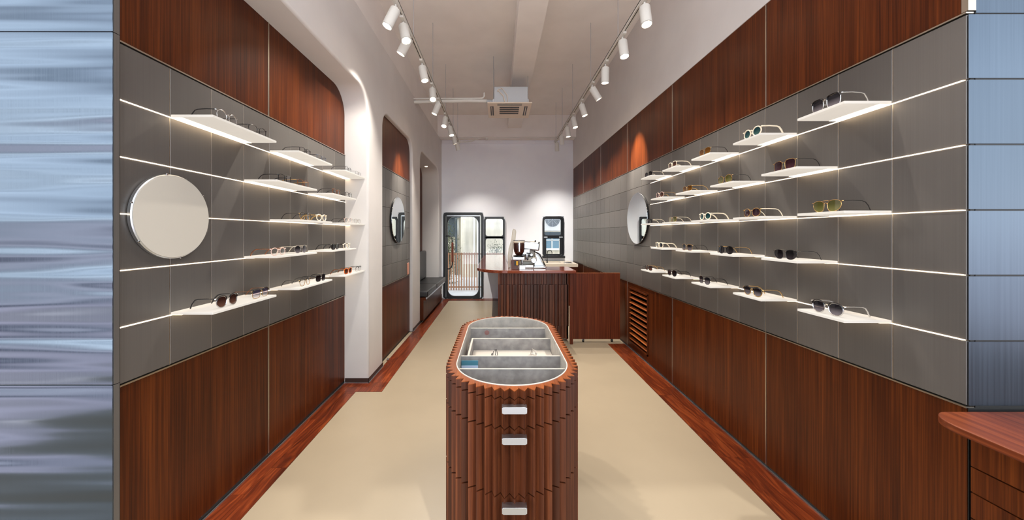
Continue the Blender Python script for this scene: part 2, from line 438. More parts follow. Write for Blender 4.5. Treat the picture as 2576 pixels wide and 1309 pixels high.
# ---------------- right wall
wr = struct(MB().box(XR+.03, XR+.3, YR0, YB, 0, ZC).build('wall_right', M['plaster'], smooth=0))
MB().box(XR, XR+.03, YR0+.0, YB, 3.165, ZC).build('plaster', M['plaster'], wr, smooth=0)
def cladding(wall, x0, x1, ycols, zrows, mat, gap=.002):
    mb = MB()
    for i in range(len(ycols)-1):
        for j in range(len(zrows)-1):
            z1, z0 = zrows[j], zrows[j+1]
            mb.box(x0, x1, ycols[i]+gap, ycols[i+1]-gap, z0+gap, z1-gap, random.random() if i < 14 else (.95 if j % 2 == 0 else .0)+random.uniform(-.1, .1))  # far columns: alternate row tint stands in for reflections
    return mb.build('steel_tiles', mat, wall, bevel=.0015, smooth=0, bseg=1)
ycr = [kr(k) for k in range(0, 28)]+[YB]
cladding(wr, XR, XR+.02, ycr, RZ, M['tile_metal'])
MB().box(XR+.012, XR+.03, YR0, YB, RZ[6], RZ[0]).build('joint_backing', M['seam_dark'], wr, smooth=0)
mb = MB()
for y in ycr[1:-1]: mb.box(XR+.001, XR+.014, y-.0019, y+.0019, RZ[6], RZ[0])
mb.build('vertical_joint', M['seam_metal'], wr, smooth=0)
ed = [kr(0), kr(4), kr(9), kr(14), kr(19), kr(24), YB]
up = MB(); lo = MB()
for i in range(6):
    up.box(XR+.006, XR+.026, ed[i]+.004, ed[i+1]-.004, RZ[0]+.012, 3.165, random.random())
    if i == 2:      # the vent sits in this panel
        y0, y1 = 4.27, 4.885
        lo.box(XR+.006, XR+.026, ed[2]+.004, y0, .02, RZ[6]-.01, .3)
        lo.box(XR+.006, XR+.026, y0, y1, .847, RZ[6]-.01, .3); lo.box(XR+.006, XR+.026, y0, y1, .02, .09, .3)
        lo.box(XR+.006, XR+.026, y1, ed[3]-.004, .02, RZ[6]-.01, .3)
    else: lo.box(XR+.006, XR+.026, ed[i]+.004, ed[i+1]-.004, .02, RZ[6]-.01, random.random())
up.build('upper_wood_panelling', M['wood_wall'], wr, smooth=0); lo.build('lower_wood_panelling', M['wood_wall'], wr, smooth=0)
tr = MB()
for y in ed[1:-1]: tr.box(XR+.003, XR+.028, y-.004, y+.004, RZ[0]+.01, 3.165); tr.box(XR+.003, XR+.028, y-.004, y+.004, .02, RZ[6])
tr.box(XR-.004, XR+.028, YR0, YB, RZ[0]+.003, RZ[0]+.009); tr.box(XR-.004, XR+.028, YR0, YB, RZ[6]-.009, RZ[6]-.003)
tr.build('trim_strip', M['seam_metal'], wr, smooth=0)
MB().box(XR+.002, XR+.03, YR0, YB, .004, .02).build('shadow_gap', M['seam_dark'], wr, smooth=0)
MB().box(XR-.006, XR+.002, YR0, 5.1, .004, .010).build('floor_trim', M['satin'], wr, smooth=0)
for i in range(1, 6):
    MB().box(XR-.005, XR+.012, kr(0)+.012, kr(11), RZ[i]-.0013, RZ[i]+.0013).build('light_strip', M['led'], wr, smooth=0)

# vent
v = thing('air_vent', 'wooden louvred air vent low in the right wall panelling', 'vent', (XR, 4.578, .47))
mb = MB(); hy, hz = .3075, .378
mb.box(-.004, .02, -hy, -hy+.02, -hz, hz).box(-.004, .02, hy-.02, hy, -hz, hz).box(-.004, .02, -hy, hy, hz-.02, hz).box(-.004, .02, -hy, hy, -hz, -hz+.02)
mb.build('vent_frame', M['wood_wall'], v, bevel=.001, smooth=0)
mb = MB()
for i in range(10):
    z = hz-.06-i*.071
    mb.box(-.02, .02, -hy+.02, hy-.02, -.005, .005, random.random(), Matrix.Translation((.016, 0, z)) @ Matrix.Rotation(math.radians(-28), 4, 'Y'))
mb.build('slats', M['wood_rim'], v, smooth=0)
MB().box(.03, .034, -hy, hy, -hz, hz).build('backing', M['seam_dark'], v, smooth=0)

# ---------------- right entrance pier (steel tiles, faces the street)
pr = MB()
for i in range(6):
    pr.box(XR+.001, 3.4, YR0-.004, YR0-.0015, RZ[i+1]+.0035, RZ[i]-.0035, random.random())
wp = struct(MB().box(XR+.03, 3.4, YR0-.0015, YR0+.25, 0, ZC).build('wall_front_right', M['seam_dark'], smooth=0))
pr.build('steel_cladding', M['stub_tile'], wp, smooth=0)
MB().box(XR+.030, 3.4, YR0-.004, YR0-.0015, RZ[0]+.002, ZC).build('steel_header', M['stub_tile'], wp, smooth=0)
MB().box(XR-.001, XR+.03, YR0-.004, YR0+.016, RZ[0]+.012, ZC).build('jamb_trim', M['seam_metal'], wp, smooth=0)
MB().box(XR+.001, 3.4, YR0-.004, YR0-.0015, 0, RZ[6]-.006).build('pier_base', M['seam_dark'], wp, smooth=0)

# ---------------- left wall: recess with shelves, plaster liner with arches
wl = struct(MB().box(-2.1, -1.862, 1.49, YB, 0, ZC).build('wall_left', M['plaster'], smooth=0))
def arch(y0, y1, zt, r, seg=14):
    """points from (y1,0) up over to (y0,0)"""
    p = [(y1, 0)]
    for i in range(seg+1):
        a = math.radians(90*i/seg); p.append((y1-r+r*math.cos(a), zt-r+r*math.sin(a)))
    for i in range(seg+1):
        a = math.radians(90+90*i/seg); p.append((y0+r+r*math.cos(a), zt-r+r*math.sin(a)))
    return p+[(y0, 0)]
out = [(YB, 0), (YB, 3.86), (1.478, 3.86), (1.478, 3.105)]
ope = list(reversed(arch(1.47, 3.735, 3.105, .26)))[16:-1]+[(3.735, 0)]
ope2 = list(reversed(arch(4.195, 5.66, 3.08, .22))); ope3 = list(reversed(arch(6.20, 8.14, 3.09, .24)))
poly = out+ope+ope2+ope3
MB().prism(poly, YZ, XP, -1.86).build('plaster_liner', M['plaster'], wl, bevel=.022, bseg=4, bang=50, smooth=40)
MB().box(-1.862, -1.43, 1.49, YB, 3.8, ZC).build('upper_wall', M['ceiling'], wl, smooth=0)
ycl = [kl(k) for k in range(0, 10)]
cladding(wl, XL-.02, XL, ycl, LZ, M['tile_metal'])
MB().box(XL-.03, XL-.012, YL0-.02, 3.77, LZ[6], LZ[0]).build('joint_backing', M['seam_dark'], wl, smooth=0)
mb = MB()
for y in ycl[1:-1]: mb.box(XL-.014, XL-.001, y-.0019, y+.0019, LZ[6], LZ[0])
mb.build('vertical_joint', M['seam_metal'], wl, smooth=0)
up = MB(); lo = MB()
for a, c in ((YL0-.02, kl(4)), (kl(4), 3.80)):
    up.box(XL-.026, XL-.006, a+.004, c-.004, LZ[0]+.012, 3.14, random.random()); lo.box(XL-.026, XL-.006, a+.004, c-.004, .03, LZ[6]-.01, random.random())
up.build('upper_wood_panelling', M['wood_wall'], wl, smooth=0); lo.build('lower_wood_panelling', M['wood_wall'], wl, smooth=0)
tr = MB()
tr.box(XL-.028, XL-.003, kl(4)-.005, kl(4)+.005, LZ[0]+.01, 3.14).box(XL-.028, XL-.003, kl(4)-.005, kl(4)+.005, .03, LZ[6])
tr.box(XL-.028, XL+.004, YL0-.02, 3.77, LZ[0]+.003, LZ[0]+.010).box(XL-.028, XL+.004, YL0-.02, 3.77, LZ[6]-.010, LZ[6]-.003)
tr.build('trim_strip', M['seam_metal'], wl, smooth=0)
MB().box(-1.85, XL-.008, YL0-.01, 3.80, .004, .03).build('shadow_gap', M['seam_dark'], wl, smooth=0)
for i in range(1, 6):
    y0 = kl(0)+.005; spans = [(y0, kl(9)-.02)]
    if i == 3: spans = [(y0, 1.745-.20), (1.745+.20, kl(9)-.02)]
    mb = MB()
    for a, c in spans: mb.box(XL-.012, XL+.005, a, c, LZ[i]-.0013, LZ[i]+.0013)
    mb.build('light_strip', M['led'], wl, smooth=0)
# skirting round the plaster piers + bright floor line
sk = MB().box(XL-.0, XP+.004, 3.735-.004, 3.735, .004, .052).box(XP, XP+.004, 3.731, 4.197, .004, .052).box(XP, XP+.004, 5.66, 6.2, .004, .052).box(XP, XP+.004, 8.14, YB, .004, .052)
sk.build('skirting', M['skirting'], wl, smooth=0)
MB().box(XL-.004, XL+.004, 1.3, 3.722, .004, .010).box(XL-.004, XP+.012, 3.722, 3.729, .004, .010).box(XP+.005, XP+.012, 3.722, 4.2, .004, .010).box(XP+.005, XP+.012, 5.66, 8.2, .004, .01).build('floor_trim', M['satin'], wl, smooth=0)
# second niche, shallow panelling
N2 = -1.432
yc2 = [4.19+.2515*i for i in range(6)]+[5.67]
cladding(wl, N2-.02, N2, yc2, LZ, M['tile_metal'])
MB().box(N2-.03, N2-.012, 4.18, 5.67, LZ[6], LZ[0]).build('joint_backing', M['seam_dark'], wl, smooth=0)
MB().box(N2-.026, N2-.006, 4.18, 5.67, LZ[0]+.012, 3.10, .7).build('upper_wood_panelling', M['wood_wall'], wl, smooth=0)
MB().box(N2-.026, N2-.006, 4.18, 5.67, .03, LZ[6]-.01, .35).build('lower_wood_panelling', M['wood_wall'], wl, smooth=0)
MB().box(N2-.028, N2+.004, 4.18, 5.67, LZ[0]+.003, LZ[0]+.010).box(N2-.028, N2+.004, 4.18, 5.67, LZ[6]-.010, LZ[6]-.003).build('trim_strip', M['seam_metal'], wl, smooth=0)
MB().box(-1.85, N2-.008, 4.18, 5.67, .004, .03).build('shadow_gap', M['seam_dark'], wl, smooth=0)
# third niche
MB().box(-1.86, -1.775, 6.1, 8.2, 0, 3.2).build('niche_back_panel', M['wood_wall'], wl, smooth=0)
nl = thing('downlight', 'small round recessed downlight in the bench niche soffit', 'ceiling light', (-1.61, 7.79, 3.09))
MB().lathe([(.034, -.004), (.040, -.003), (.040, .0)], seg=24, cap=False).build('bezel', M['white_paint'], nl)
MB().lathe([(.0, -.006), (.030, -.006), (.030, -.004)], seg=24).build('lamp_lens', M['lampface'], nl)

# ---------------- left entrance pier (one sheet of stainless)
wq = struct(MB().box(-3.4, -1.612, 1.455, 1.49, 0, ZC).build('wall_front_left', M['seam_dark'], smooth=0))
for z0, z1 in ((0, .968), (.971, 2.434), (2.437, ZC)):
    MB().box(-3.4, -1.600, 1.450, 1.475, z0, z1).build('steel_sheet', M['stub_steel'], wq, bevel=.001, smooth=0)
for z0, z1 in ((0, .968), (.971, 2.434), (2.437, ZC)):
    MB().box(-1.604, -1.5985, 1.4535, 1.476, z0, z1).build('steel_return', M['tile_metal'], wq, smooth=0)

# ---------------- round mirrors
def mirror(name, label, x, y, z, r, side, satin_face=False):
    s = 1 if side == 'L' else -1
    t = thing(name, label, 'mirror', (x, y, z))
    MB().lathe([(r-.004, 0), (r, .004), (r, .018), (r-.004, .022)], (0, 0, 0), 72, (s, 0, 0)).build('mirror_rim', M['satin'] if satin_face else M['black_metal'], t)
    MB().lathe([(r-.005, .022), (r-.006, .0245), (0, .0245)], (0, 0, 0), 72, (s, 0, 0)).build('mirror_glass', M['mirror_cream'] if satin_face else M['mirror'], t)
    for a in (35, 100, 165, 215, 280, 340):
        mb = MB()
        c, q = math.cos(math.radians(a)), math.sin(math.radians(a))
        mb.box(-.003, .003, -.006, .006, -.004, .004, .5, Matrix.Translation((s*.018, (r)*c, (r)*q)) @ Matrix.Rotation(math.radians(a), 4, 'X'))
        mb.build('clip', M['steel'], t, bevel=.001)
    return t
mirror('round_mirror', 'small round cream-faced mirror on the near steel tiles of the left wall', XL+.001, 1.745, 1.682, .208, 'L', True)
mirror('round_mirror', 'round mirror in the arched niche of the left wall', N2+.001, 4.935, 1.785, .325, 'L')
mirror('round_mirror', 'round mirror on the right wall steel tiles behind the shelves', XR-.001, 4.556, 1.79, .335, 'R')

# ---------------- shelves
ROWN = ['top', 'second', 'third', 'fourth', 'bottom']
ORD = ['nearest', 'second', 'third', 'fourth', 'farthest']
def shelf(side, row, k0, k1, idx, nshelf):
    wallw = 'right' if side == 'R' else 'left'
    kk, Z = (kr, RZ) if side == 'R' else (kl, LZ)
    y0, y1, z = kk(k0), kk(k1), Z[row]
    nm = ['nearest', 'second nearest', 'third nearest', 'fourth nearest', 'fifth nearest'][idx]
    if idx == nshelf-1 and nshelf > 1: nm = 'farthest'
    lab = f'white acrylic shelf, {nm} one in the {ROWN[row-1]} row on the {wallw} wall'
    t = thing('display_shelf', lab, 'shelf', (XR if side == 'R' else XL, (y0+y1)/2, z+.0018), 0 if side == 'L' else PI, f'white glasses shelves on the {wallw} wall')
    n = (k1-k0); w = (y1-y0)
    dep = .213 if side == 'L' else .222
    for i in range(n):
        a = -w/2+i*w/n+(.001); c = -w/2+(i+1)*w/n-(.001)
        MB().box(.002, dep, a, c, 0, .013).build('shelf_board', M['acrylic'], t, bevel=.002, smooth=0)
    MB().box(.003, .055, -w/2+.004, w/2-.004, -.0020, -.0004).build('shelf_light', M['led_shelf'], t, smooth=0)
    return t
RS = {1: [(1, 2), (3, 4), (5, 6), (7, 8), (9, 10)], 2: [(2, 3), (4, 5), (6, 7), (8, 9)], 3: [(1, 2), (3, 4), (5, 6), (7, 8), (9, 10)],
      4: [(2, 3), (4, 5), (6, 7), (8, 9)], 5: [(1, 2), (3, 4), (5, 6), (7, 8), (9, 10)]}
LS = {1: [(1, 3), (4, 6), (7, 9)], 2: [(3, 5), (6, 8)], 3: [(4, 6), (7, 9)], 4: [(3, 5), (6, 8)], 5: [(1, 3), (4, 6), (7, 9)]}
for r, lst in RS.items():
    for i, (a, c) in enumerate(lst): shelf('R', r, a, c, i, len(lst))
for r, lst in LS.items():
    for i, (a, c) in enumerate(lst): shelf('L', r, a, c, i, len(lst))

# ---------------- eyewear
FR = {'gold': plain('gold wire', (208, 170, 112), .25, 1), 'silver': plain('silver wire', (214, 212, 210), .22, 1), 'black': plain('black acetate', (14, 13, 14), .22, coat=.4),
      'cream': plain('cream acetate', (236, 222, 196), .25, coat=.4), 'tort': plain('tortoise acetate', (116, 62, 22), .22, coat=.4, noise=.6, nscale=(70, 70, 70)),
      'orange': plain('amber acetate', (206, 98, 18), .22, coat=.4, noise=.3, nscale=(60, 60, 60)), 'grey': plain('smoke acetate', (92, 96, 108), .22, coat=.4),
      'pink': plain('blush acetate', (222, 190, 176), .25, coat=.4), 'gun': plain('gunmetal wire', (60, 58, 60), .28, 1)}
LN = {'clear': thin_glass('demo lens', refl=1.3), 'grey': dark_lens('grey gradient lens', (34, 32, 36), (120, 112, 116)), 'black': dark_lens('black lens', (16, 14, 16), (44, 38, 40), density=.9),
      'brown': dark_lens('brown lens', (56, 34, 28), (96, 66, 54), density=.85), 'plum': dark_lens('plum lens', (44, 26, 32), (70, 44, 50), density=.85),
      'olive': dark_lens('olive lens', (74, 72, 36), (112, 108, 62), gloss=.8, density=.9), 'teal': dark_lens('teal lens', (26, 62, 66), (60, 96, 92), density=.8),
      'amber': dark_lens('amber lens', (84, 50, 10), (112, 74, 26), density=.8), 'fade': dark_lens('pale gradient lens', (96, 88, 112), (236, 228, 226), density=.35)}
def lens_outline(shape, w, h, n=28):
    pts = []
    for i in range(n):
        a = 2*PI*i/n; c, s = math.cos(a), math.sin(a)
        e = {'round': 1.0, 'panto': .9, 'square': .62, 'aviator': .85, 'oval': .95}[shape]
        u = w/2*math.copysign(abs(c)**e, c); v = h/2*math.copysign(abs(s)**e, s)
        if shape == 'panto': u *= 1+.10*(v/(h/2)); v += .03*h*(1 if s > 0 else 0)
        if shape == 'aviator': u *= 1+.12*(v/(h/2)); u += (-.10*w*(-s) if s < 0 else 0)*1.0
        if shape == 'square': u *= 1+.05*(v/(h/2))
        pts.append((u, v))
    return pts
def make_glasses(label, group, loc, rz, shape, fcol, lens, tcol=None, w=.152, h=.054, r=.0016, brow=False, folded=False, scale=1.0):
    t = thing('sunglasses' if lens != 'clear' else 'eyeglasses', label, 'glasses', loc, rz, group)
    t.scale = (scale,)*3
    lw = w*.41; cy = w*.27
    fm = FR[fcol]; lm = LN[lens]; tm = FR[tcol or fcol]
    zc = h/2+r
    mb = MB()
    for s in (-1, 1):
        o = lens_outline(shape, lw, h)
        P = [(.006*(abs(s*cy+s*(-u))/(w/2))**2, s*(cy-u) if True else 0, zc+v) for u, v in [(-u, v) for u, v in o]]
        # outer side of the lens is +s; outline 'u' grows outward
        P = [(.006*((cy+u)/(w/2))**2, s*(cy+u), zc+v) for u, v in o]
        mb.tube(P, r, 6, closed=True)
    yi = cy-lw/2
    mb.tube([(0, -yi, zc+h*.16), (-.002, -yi*.5, zc+h*.26), (-.003, 0, zc+h*.29), (-.002, yi*.5, zc+h*.26), (0, yi, zc+h*.16)], max(r*.95, .0014), 6)
    if shape == 'aviator': mb.tube([(0, -yi-.006, zc+h*.46), (-.002, 0, zc+h*.48), (0, yi+.006, zc+h*.46)], r, 6)
    for s in (-1, 1): mb.tube([(.005, s*(cy+lw*.44), zc+h*.33), (.004, s*(w/2+.002), zc+h*.36), (.009, s*(w/2+.003), zc+h*.36)], max(r, .0016)*1.15, 6)
    mb.build('frame_front', fm, t)
    if brow:
        mb = MB()
        for s in (-1, 1):
            o = [p for p in lens_outline(shape, lw, h) if p[1] > h*.1]
            mb.tube([(.004*((cy+u)/(w/2))**2-.001, s*(cy+u), zc+v+.001) for u, v in sorted(o)], .0032, 6)
        mb.build('brow_bar', FR['black'], t)
    for s in (-1, 1):
        o = lens_outline(shape, lw-.001, h-.001)
        vs = [(.006*((cy)/(w/2))**2+.0002*0-.0006, s*cy, zc)]+[(.006*((cy+u)/(w/2))**2, s*(cy+u), zc+v) for u, v in o]
        n = len(o)
        MB().add(vs, [(0, 1+i, 1+(i+1) % n) for i in range(n)]).build('lens', lm, t, recalc=False, smooth=80)
        # temple
        th = zc+h*.36
        if not folded:
            tp = [(.009, s*(w/2+.003), th), (.05, s*(w/2+.004), th+.001), (.095, s*(w/2+.001), th-.001), (.112, s*(w/2-.001), th-.006), (.128, s*(w/2-.004), th*.55), (.142, s*(w/2-.007), .0025)]
        else:
            tp = [(.009, s*(w/2+.003), th), (.02, s*(w/2-.03), th-.004), (.028, s*.01, th-.01), (.034, -s*.04, .01)]
        rr = [max(r, .0013)*1.0, max(r, .0013), max(r, .0014)*1.1, max(r, .0016)*1.2, max(r, .0018)*1.2, max(r, .0018)*1.1][:len(tp)]
        tpm = MB().tube(tp, rr, 6).build('temple', tm, t)
    return t

GR = 'glasses on the right wall shelves'; GL = 'glasses on the left wall shelves'
rdata = {  # row: list of (shape, frame, lens, temple, h, r, brow, words)
 1: [('square', 'silver', 'grey', 'silver', .064, .0022, True, 'large square grey gradient sunglasses with black brow'),
     ('round', 'cream', 'teal', 'cream', .056, .0042, False, 'round sunglasses with thick cream rims and teal lenses'),
     ('aviator', 'gold', 'amber', 'gun', .055, .0016, False, 'aviator sunglasses with amber brown lenses'),
     ('square', 'cream', 'brown', 'cream', .050, .003, False, 'cream rimmed sunglasses with brown lenses'),
     ('round', 'gun', 'black', 'cream', .052, .002, False, 'small dark round sunglasses')],
 2: [('square', 'gold', 'plum', 'gun', .056, .0014, False, 'square plum lens sunglasses with thin gold wire'),
     ('round', 'gold', 'olive', 'black', .056, .0016, False, 'round olive mirrored sunglasses with black temples'),
     ('square', 'gold', 'amber', 'gold', .046, .0022, False, 'squarish amber tinted sunglasses'),
     ('round', 'pink', 'brown', 'gold', .052, .002, False, 'rose rimmed round sunglasses')],
 3: [('aviator', 'gold', 'olive', 'gun', .056, .0015, False, 'gold aviator sunglasses with olive mirrored lenses'),
     ('round', 'gold', 'plum', 'cream', .052, .0022, False, 'round gold rimmed sunglasses with near black lenses'),
     ('round', 'cream', 'teal', 'cream', .050, .0038, False, 'round white rimmed sunglasses with teal lenses'),
     ('square', 'gold', 'olive', 'cream', .046, .0016, False, 'dark olive square sunglasses'),
     ('square', 'gun', 'black', 'cream', .045, .002, False, 'dark sunglasses with pale temples')],
 4: [('aviator', 'black', 'black', 'black', .054, .0015, False, 'black aviator sunglasses'),
     ('round', 'gun', 'black', 'gold', .056, .0018, False, 'round black sunglasses with thin gold temples'),
     ('square', 'gold', 'grey', 'black', .052, .0016, False, 'square dark grey sunglasses with gold wire'),
     ('oval', 'cream', 'black', 'cream', .050, .0042, False, 'cream framed oval sunglasses')],
 5: [('panto', 'silver', 'grey', 'silver', .058, .0032, True, 'large panto sunglasses with grey gradient lenses and silver rims'),
     ('panto', 'gold', 'grey', 'gold', .054, .0024, True, 'black browed panto sunglasses with gold rims'),
     ('panto', 'black', 'grey', 'gun', .056, .002, False, 'black panto sunglasses with fading lenses'),
     ('panto', 'gun', 'black', 'gun', .054, .002, False, 'slim dark panto sunglasses'),
     ('square', 'black', 'brown', 'gold', .050, .002, False, 'small blackish square sunglasses')]}
NM = ['nearest', 'second', 'third', 'fourth', 'farthest']
for r, lst in rdata.items():
    n = len(lst)
    for i, (sh, fc, ln, tc, h, rad, br, words) in enumerate(lst):
        a, c = RS[r][i]; y = (kr(a)+kr(c))/2-.005+random.uniform(-.01, .012)
        pos = NM[i] if i < n-1 else 'farthest'
        make_glasses(f'{words}, {pos} in {ROWN[r-1]} row, right wall', GR, (XR-.192, y, RZ[r]+.0150), math.radians(random.uniform(-3, 3)), sh, fc, ln, tc, .160, h, rad, br)
ldata = {
 1: [(1.885, 'round', 'silver', 'clear', 'gun', .054, .0022, False, 'round pale metal eyeglasses'), (2.124, 'panto', 'black', 'clear', 'gun', .050, .002, False, 'black panto eyeglasses'),
     (2.645, 'square', 'gun', 'clear', 'black', .044, .0022, False, 'square dark wire eyeglasses'), (2.89, 'square', 'grey', 'clear', 'gun', .044, .002, False, 'smoky grey square eyeglasses'),
     (3.40, 'round', 'black', 'clear', 'gun', .048, .0016, False, 'round black wire eyeglasses'), (3.64, 'square', 'silver', 'clear', 'silver', .044, .0018, False, 'silver eyeglasses')],
 2: [(2.394, 'square', 'black', 'clear', 'gun', .048, .0026, False, 'square black eyeglasses'), (2.618, 'square', 'tort', 'clear', 'gold', .048, .002, False, 'brown squarish eyeglasses'),
     (3.152, 'round', 'tort', 'clear', 'gun', .048, .0024, False, 'round tortoiseshell eyeglasses'), (3.41, 'panto', 'black', 'clear', 'black', .048, .002, False, 'black panto eyeglasses with pale lenses')],
 3: [(2.645, 'panto', 'gold', 'clear', 'gun', .052, .002, True, 'dark browed gold eyeglasses'), (2.89, 'round', 'cream', 'clear', 'gold', .050, .004, False, 'thick cream rimmed round eyeglasses'),
     (3.40, 'round', 'pink', 'clear', 'gun', .046, .0016, False, 'thin blush eyeglasses'), (3.62, 'round', 'silver', 'clear', 'silver', .046, .0016, False, 'fine silver round eyeglasses')],
 4: [(2.324, 'round', 'pink', 'clear', 'tort', .048, .0028, False, 'pale blush eyeglasses with tortoise temples'), (2.587, 'round', 'silver', 'grey', 'cream', .056, .0016, False, 'round dark sunglasses with pale temples'),
     (3.13, 'square', 'black', 'black', 'black', .050, .0032, False, 'solid black sunglasses'), (3.37, 'round', 'cream', 'clear', 'gun', .046, .003, False, 'cream rimmed round eyeglasses')],
 5: [(1.885, 'panto', 'silver', 'brown', 'black', .058, .003, True, 'panto sunglasses with brown lenses and dark brow'), (2.15, 'square', 'gold', 'fade', 'tort', .052, .0016, True, 'gold sunglasses with pale violet gradient lenses'),
     (2.645, 'panto', 'gold', 'clear', 'black', .052, .002, True, 'black browed gold eyeglasses'), (2.877, 'square', 'black', 'black', 'black', .052, .003, False, 'black sunglasses with square lenses'),
     (3.40, 'square', 'orange', 'brown', 'tort', .050, .0034, False, 'amber orange sunglasses with brown lenses'), (3.645, 'square', 'silver', 'clear', 'black', .046, .0018, True, 'clear eyeglasses with a dark brow')]}
for r, lst in ldata.items():
    for i, (y, sh, fc, ln, tc, h, rad, br, words) in enumerate(lst):
        pos = ['nearest', 'second', 'third', 'fourth', 'fifth', 'farthest'][i] if i < len(lst)-1 else 'farthest'
        make_glasses(f'{words}, {pos} in {ROWN[r-1]} row, left wall', GL, (XL+.180, y, LZ[r]+.0150), PI+math.radians(random.uniform(-3, 3)), sh, fc, ln, tc, .150, h, rad, br)

# ---------------- fluted display case in the aisle
CX, RN, RA, YN, YF = .066, .327, .297, 1.437, 2.752
c0, c1 = YN+RN, YF-RN
def stadium(R, n):
    """n points evenly by arc length on the R outline (clockwise start at near tip going +x) with outward normals; seam-free"""
    Ls = c1-c0; per0 = 2*Ls+2*PI*RN
    res = []
    for i in range(n):
        s = per0*i/n
        q = PI*RN/2
        if s < q: a = -PI/2+s/RN; p = (CX+R*math.cos(a), c0+R*math.sin(a))
        elif s < q+Ls: p = (CX+R, c0+s-q)
        elif s < 3*q+Ls: a = (s-q-Ls)/RN; p = (CX+R*math.cos(a), c1+R*math.sin(a))
        elif s < 3*q+2*Ls: p = (CX-R, c1-(s-3*q-Ls))
        else: a = PI+(s-3*q-2*Ls)/RN; p = (CX+R*math.cos(a), c0+R*math.sin(a))
        res.append(p)
    return res
NT = 80
o1 = stadium(RN, 2*NT); o2 = stadium(RA, 2*NT)
zig = [o1[i] if i % 2 == 0 else o2[i] for i in range(2*NT)]
inn = stadium(.279, 2*NT)
case = thing('display_case', 'fluted walnut display case with glass top standing in the middle of the aisle', 'display case', (CX, (YN+YF)/2, 0))
CM = Matrix.Translation((-CX, -(YN+YF)/2, 0))
def cbuild(mb, name, mat, parent=case, **kw):
    mb.v = [tuple(CM @ Vector(v)) for v in mb.v]; return mb.build(name, mat, parent, **kw)
def staves(z0, z1, idx, tints):
    mb = MB()
    for i in idx:
        j = (i+1) % (2*NT)
        mb.ring([zig[i], zig[j]], [inn[i], inn[j]], XY, z0, z1, tints[i], closed=False)
    return mb
# each stave = two faces meeting at an outward ridge; colour runs per stave
tn = []
for i in range(NT):
    t_ = random.random(); tn += [t_, t_]
tn = tn[-1:]+tn[:-1]
tn = tn[1:]+tn[:1]
half = int(2*NT*(PI*RN/2)/(2*(c1-c0)+2*PI*RN))
near = [i % (2*NT) for i in range(-half, half)]; far = [i for i in range(2*NT) if i not in near]
cbuild(staves(.9125+.002, .947, range(2*NT), tn), 'top_band', M['wood_stave'], smooth=0)
mb = MB().ring(zig, stadium(.2755, 2*NT), XY, .947, .95); cbuild(mb, 'top_rim', M['wood_rim'], smooth=0)
bands = [(.7915, .9095), (.509, .7855), (.05, .503)]
mb = MB()
for z0, z1 in bands:
    q = staves(z0, z1, far, tn); mb.add(q.v, q.f); mb.t[-len(q.t):] = q.t
cbuild(mb, 'body', M['wood_stave'], smooth=0)
for bi, (z0, z1) in enumerate(bands):
    d = cbuild(staves(z0, z1, near, tn), 'drawer', M['wood_stave'], smooth=0)
    zh = z1-.026
    mb = MB(); yy = YN-.022
    mb.ring(rrect(CX-.052, CX+.050, zh-.016, zh+.012, .009, 5), rrect(CX-.0505, CX+.0485, zh-.0145, zh+.0105, .006, 5), XZ, yy, yy+.003)
    mb.prism(rrect(CX-.052, CX+.050, zh-.016, zh+.012, .009, 5), XZ, yy-.002, yy+.002)
    mb.box(CX-.052, CX-.048, yy, YN+.012, zh-.014, zh+.008).box(CX+.046, CX+.050, yy, YN+.012, zh-.014, zh+.008).box(CX-.050, CX+.048, yy, YN+.012, zh+.006, zh+.009)
    cbuild(mb, 'handle', M['satin'], d, bevel=.001)
cbuild(MB().prism(stadium(.276, 80), XY, .03, .82), 'carcass', M['seam_dark'], smooth=0)
cbuild(MB().ring(stadium(.2765, 160), stadium(.2705, 160), XY, .82, .9475), 'lining_wall', M['felt_mid'], smooth=0)
cbuild(MB().ring(stadium(.2765, 160), stadium(.2725, 160), XY, .948, .9535), 'glass_rim', M['felt_light'], smooth=0)
cbuild(MB().prism(stadium(.2755, 160), XY, .82, .834), 'tray_floor', M['felt'], smooth=0)
cbuild(MB().prism(stadium(.2700, 160), XY, .9505, .9535), 'glass_top', M['case_glass'], smooth=0)
def hw(y):
    R = .2702
    if y < c0: return math.sqrt(max(0, R*R-(c0-y)**2))
    if y > c1: return math.sqrt(max(0, R*R-(y-c1)**2))
    return R
for y, zt, l in ((1.757, .915, 0), (1.905, .928, 0), (2.275, .912, .03), (2.485, .922, 0)):
    w_ = hw(y)
    dv = cbuild(MB().box(CX-w_+l, CX+w_, y, y+.010, .834, zt), 'divider', M['felt'], smooth=0)
    cbuild(MB().box(CX-w_+l, CX+w_, y-.0005, y+.0105, zt, zt+.0025), 'lit_divider_edge', M['felt_light'], dv, smooth=0)  # paler strip paints in the light falling on the divider top
dv = cbuild(MB().box(CX-.240, CX-.230, 1.915, 2.275, .834, .912), 'divider', M['felt'], smooth=0)
cbuild(MB().box(CX-.2405, CX-.2295, 1.915, 2.275, .912, .9145), 'lit_divider_edge', M['felt_light'], dv, smooth=0)
cbuild(MB().box(CX-.228, CX+.268, 1.916, 2.273, .834, .840), 'tray_base', M['felt_light'], smooth=0)
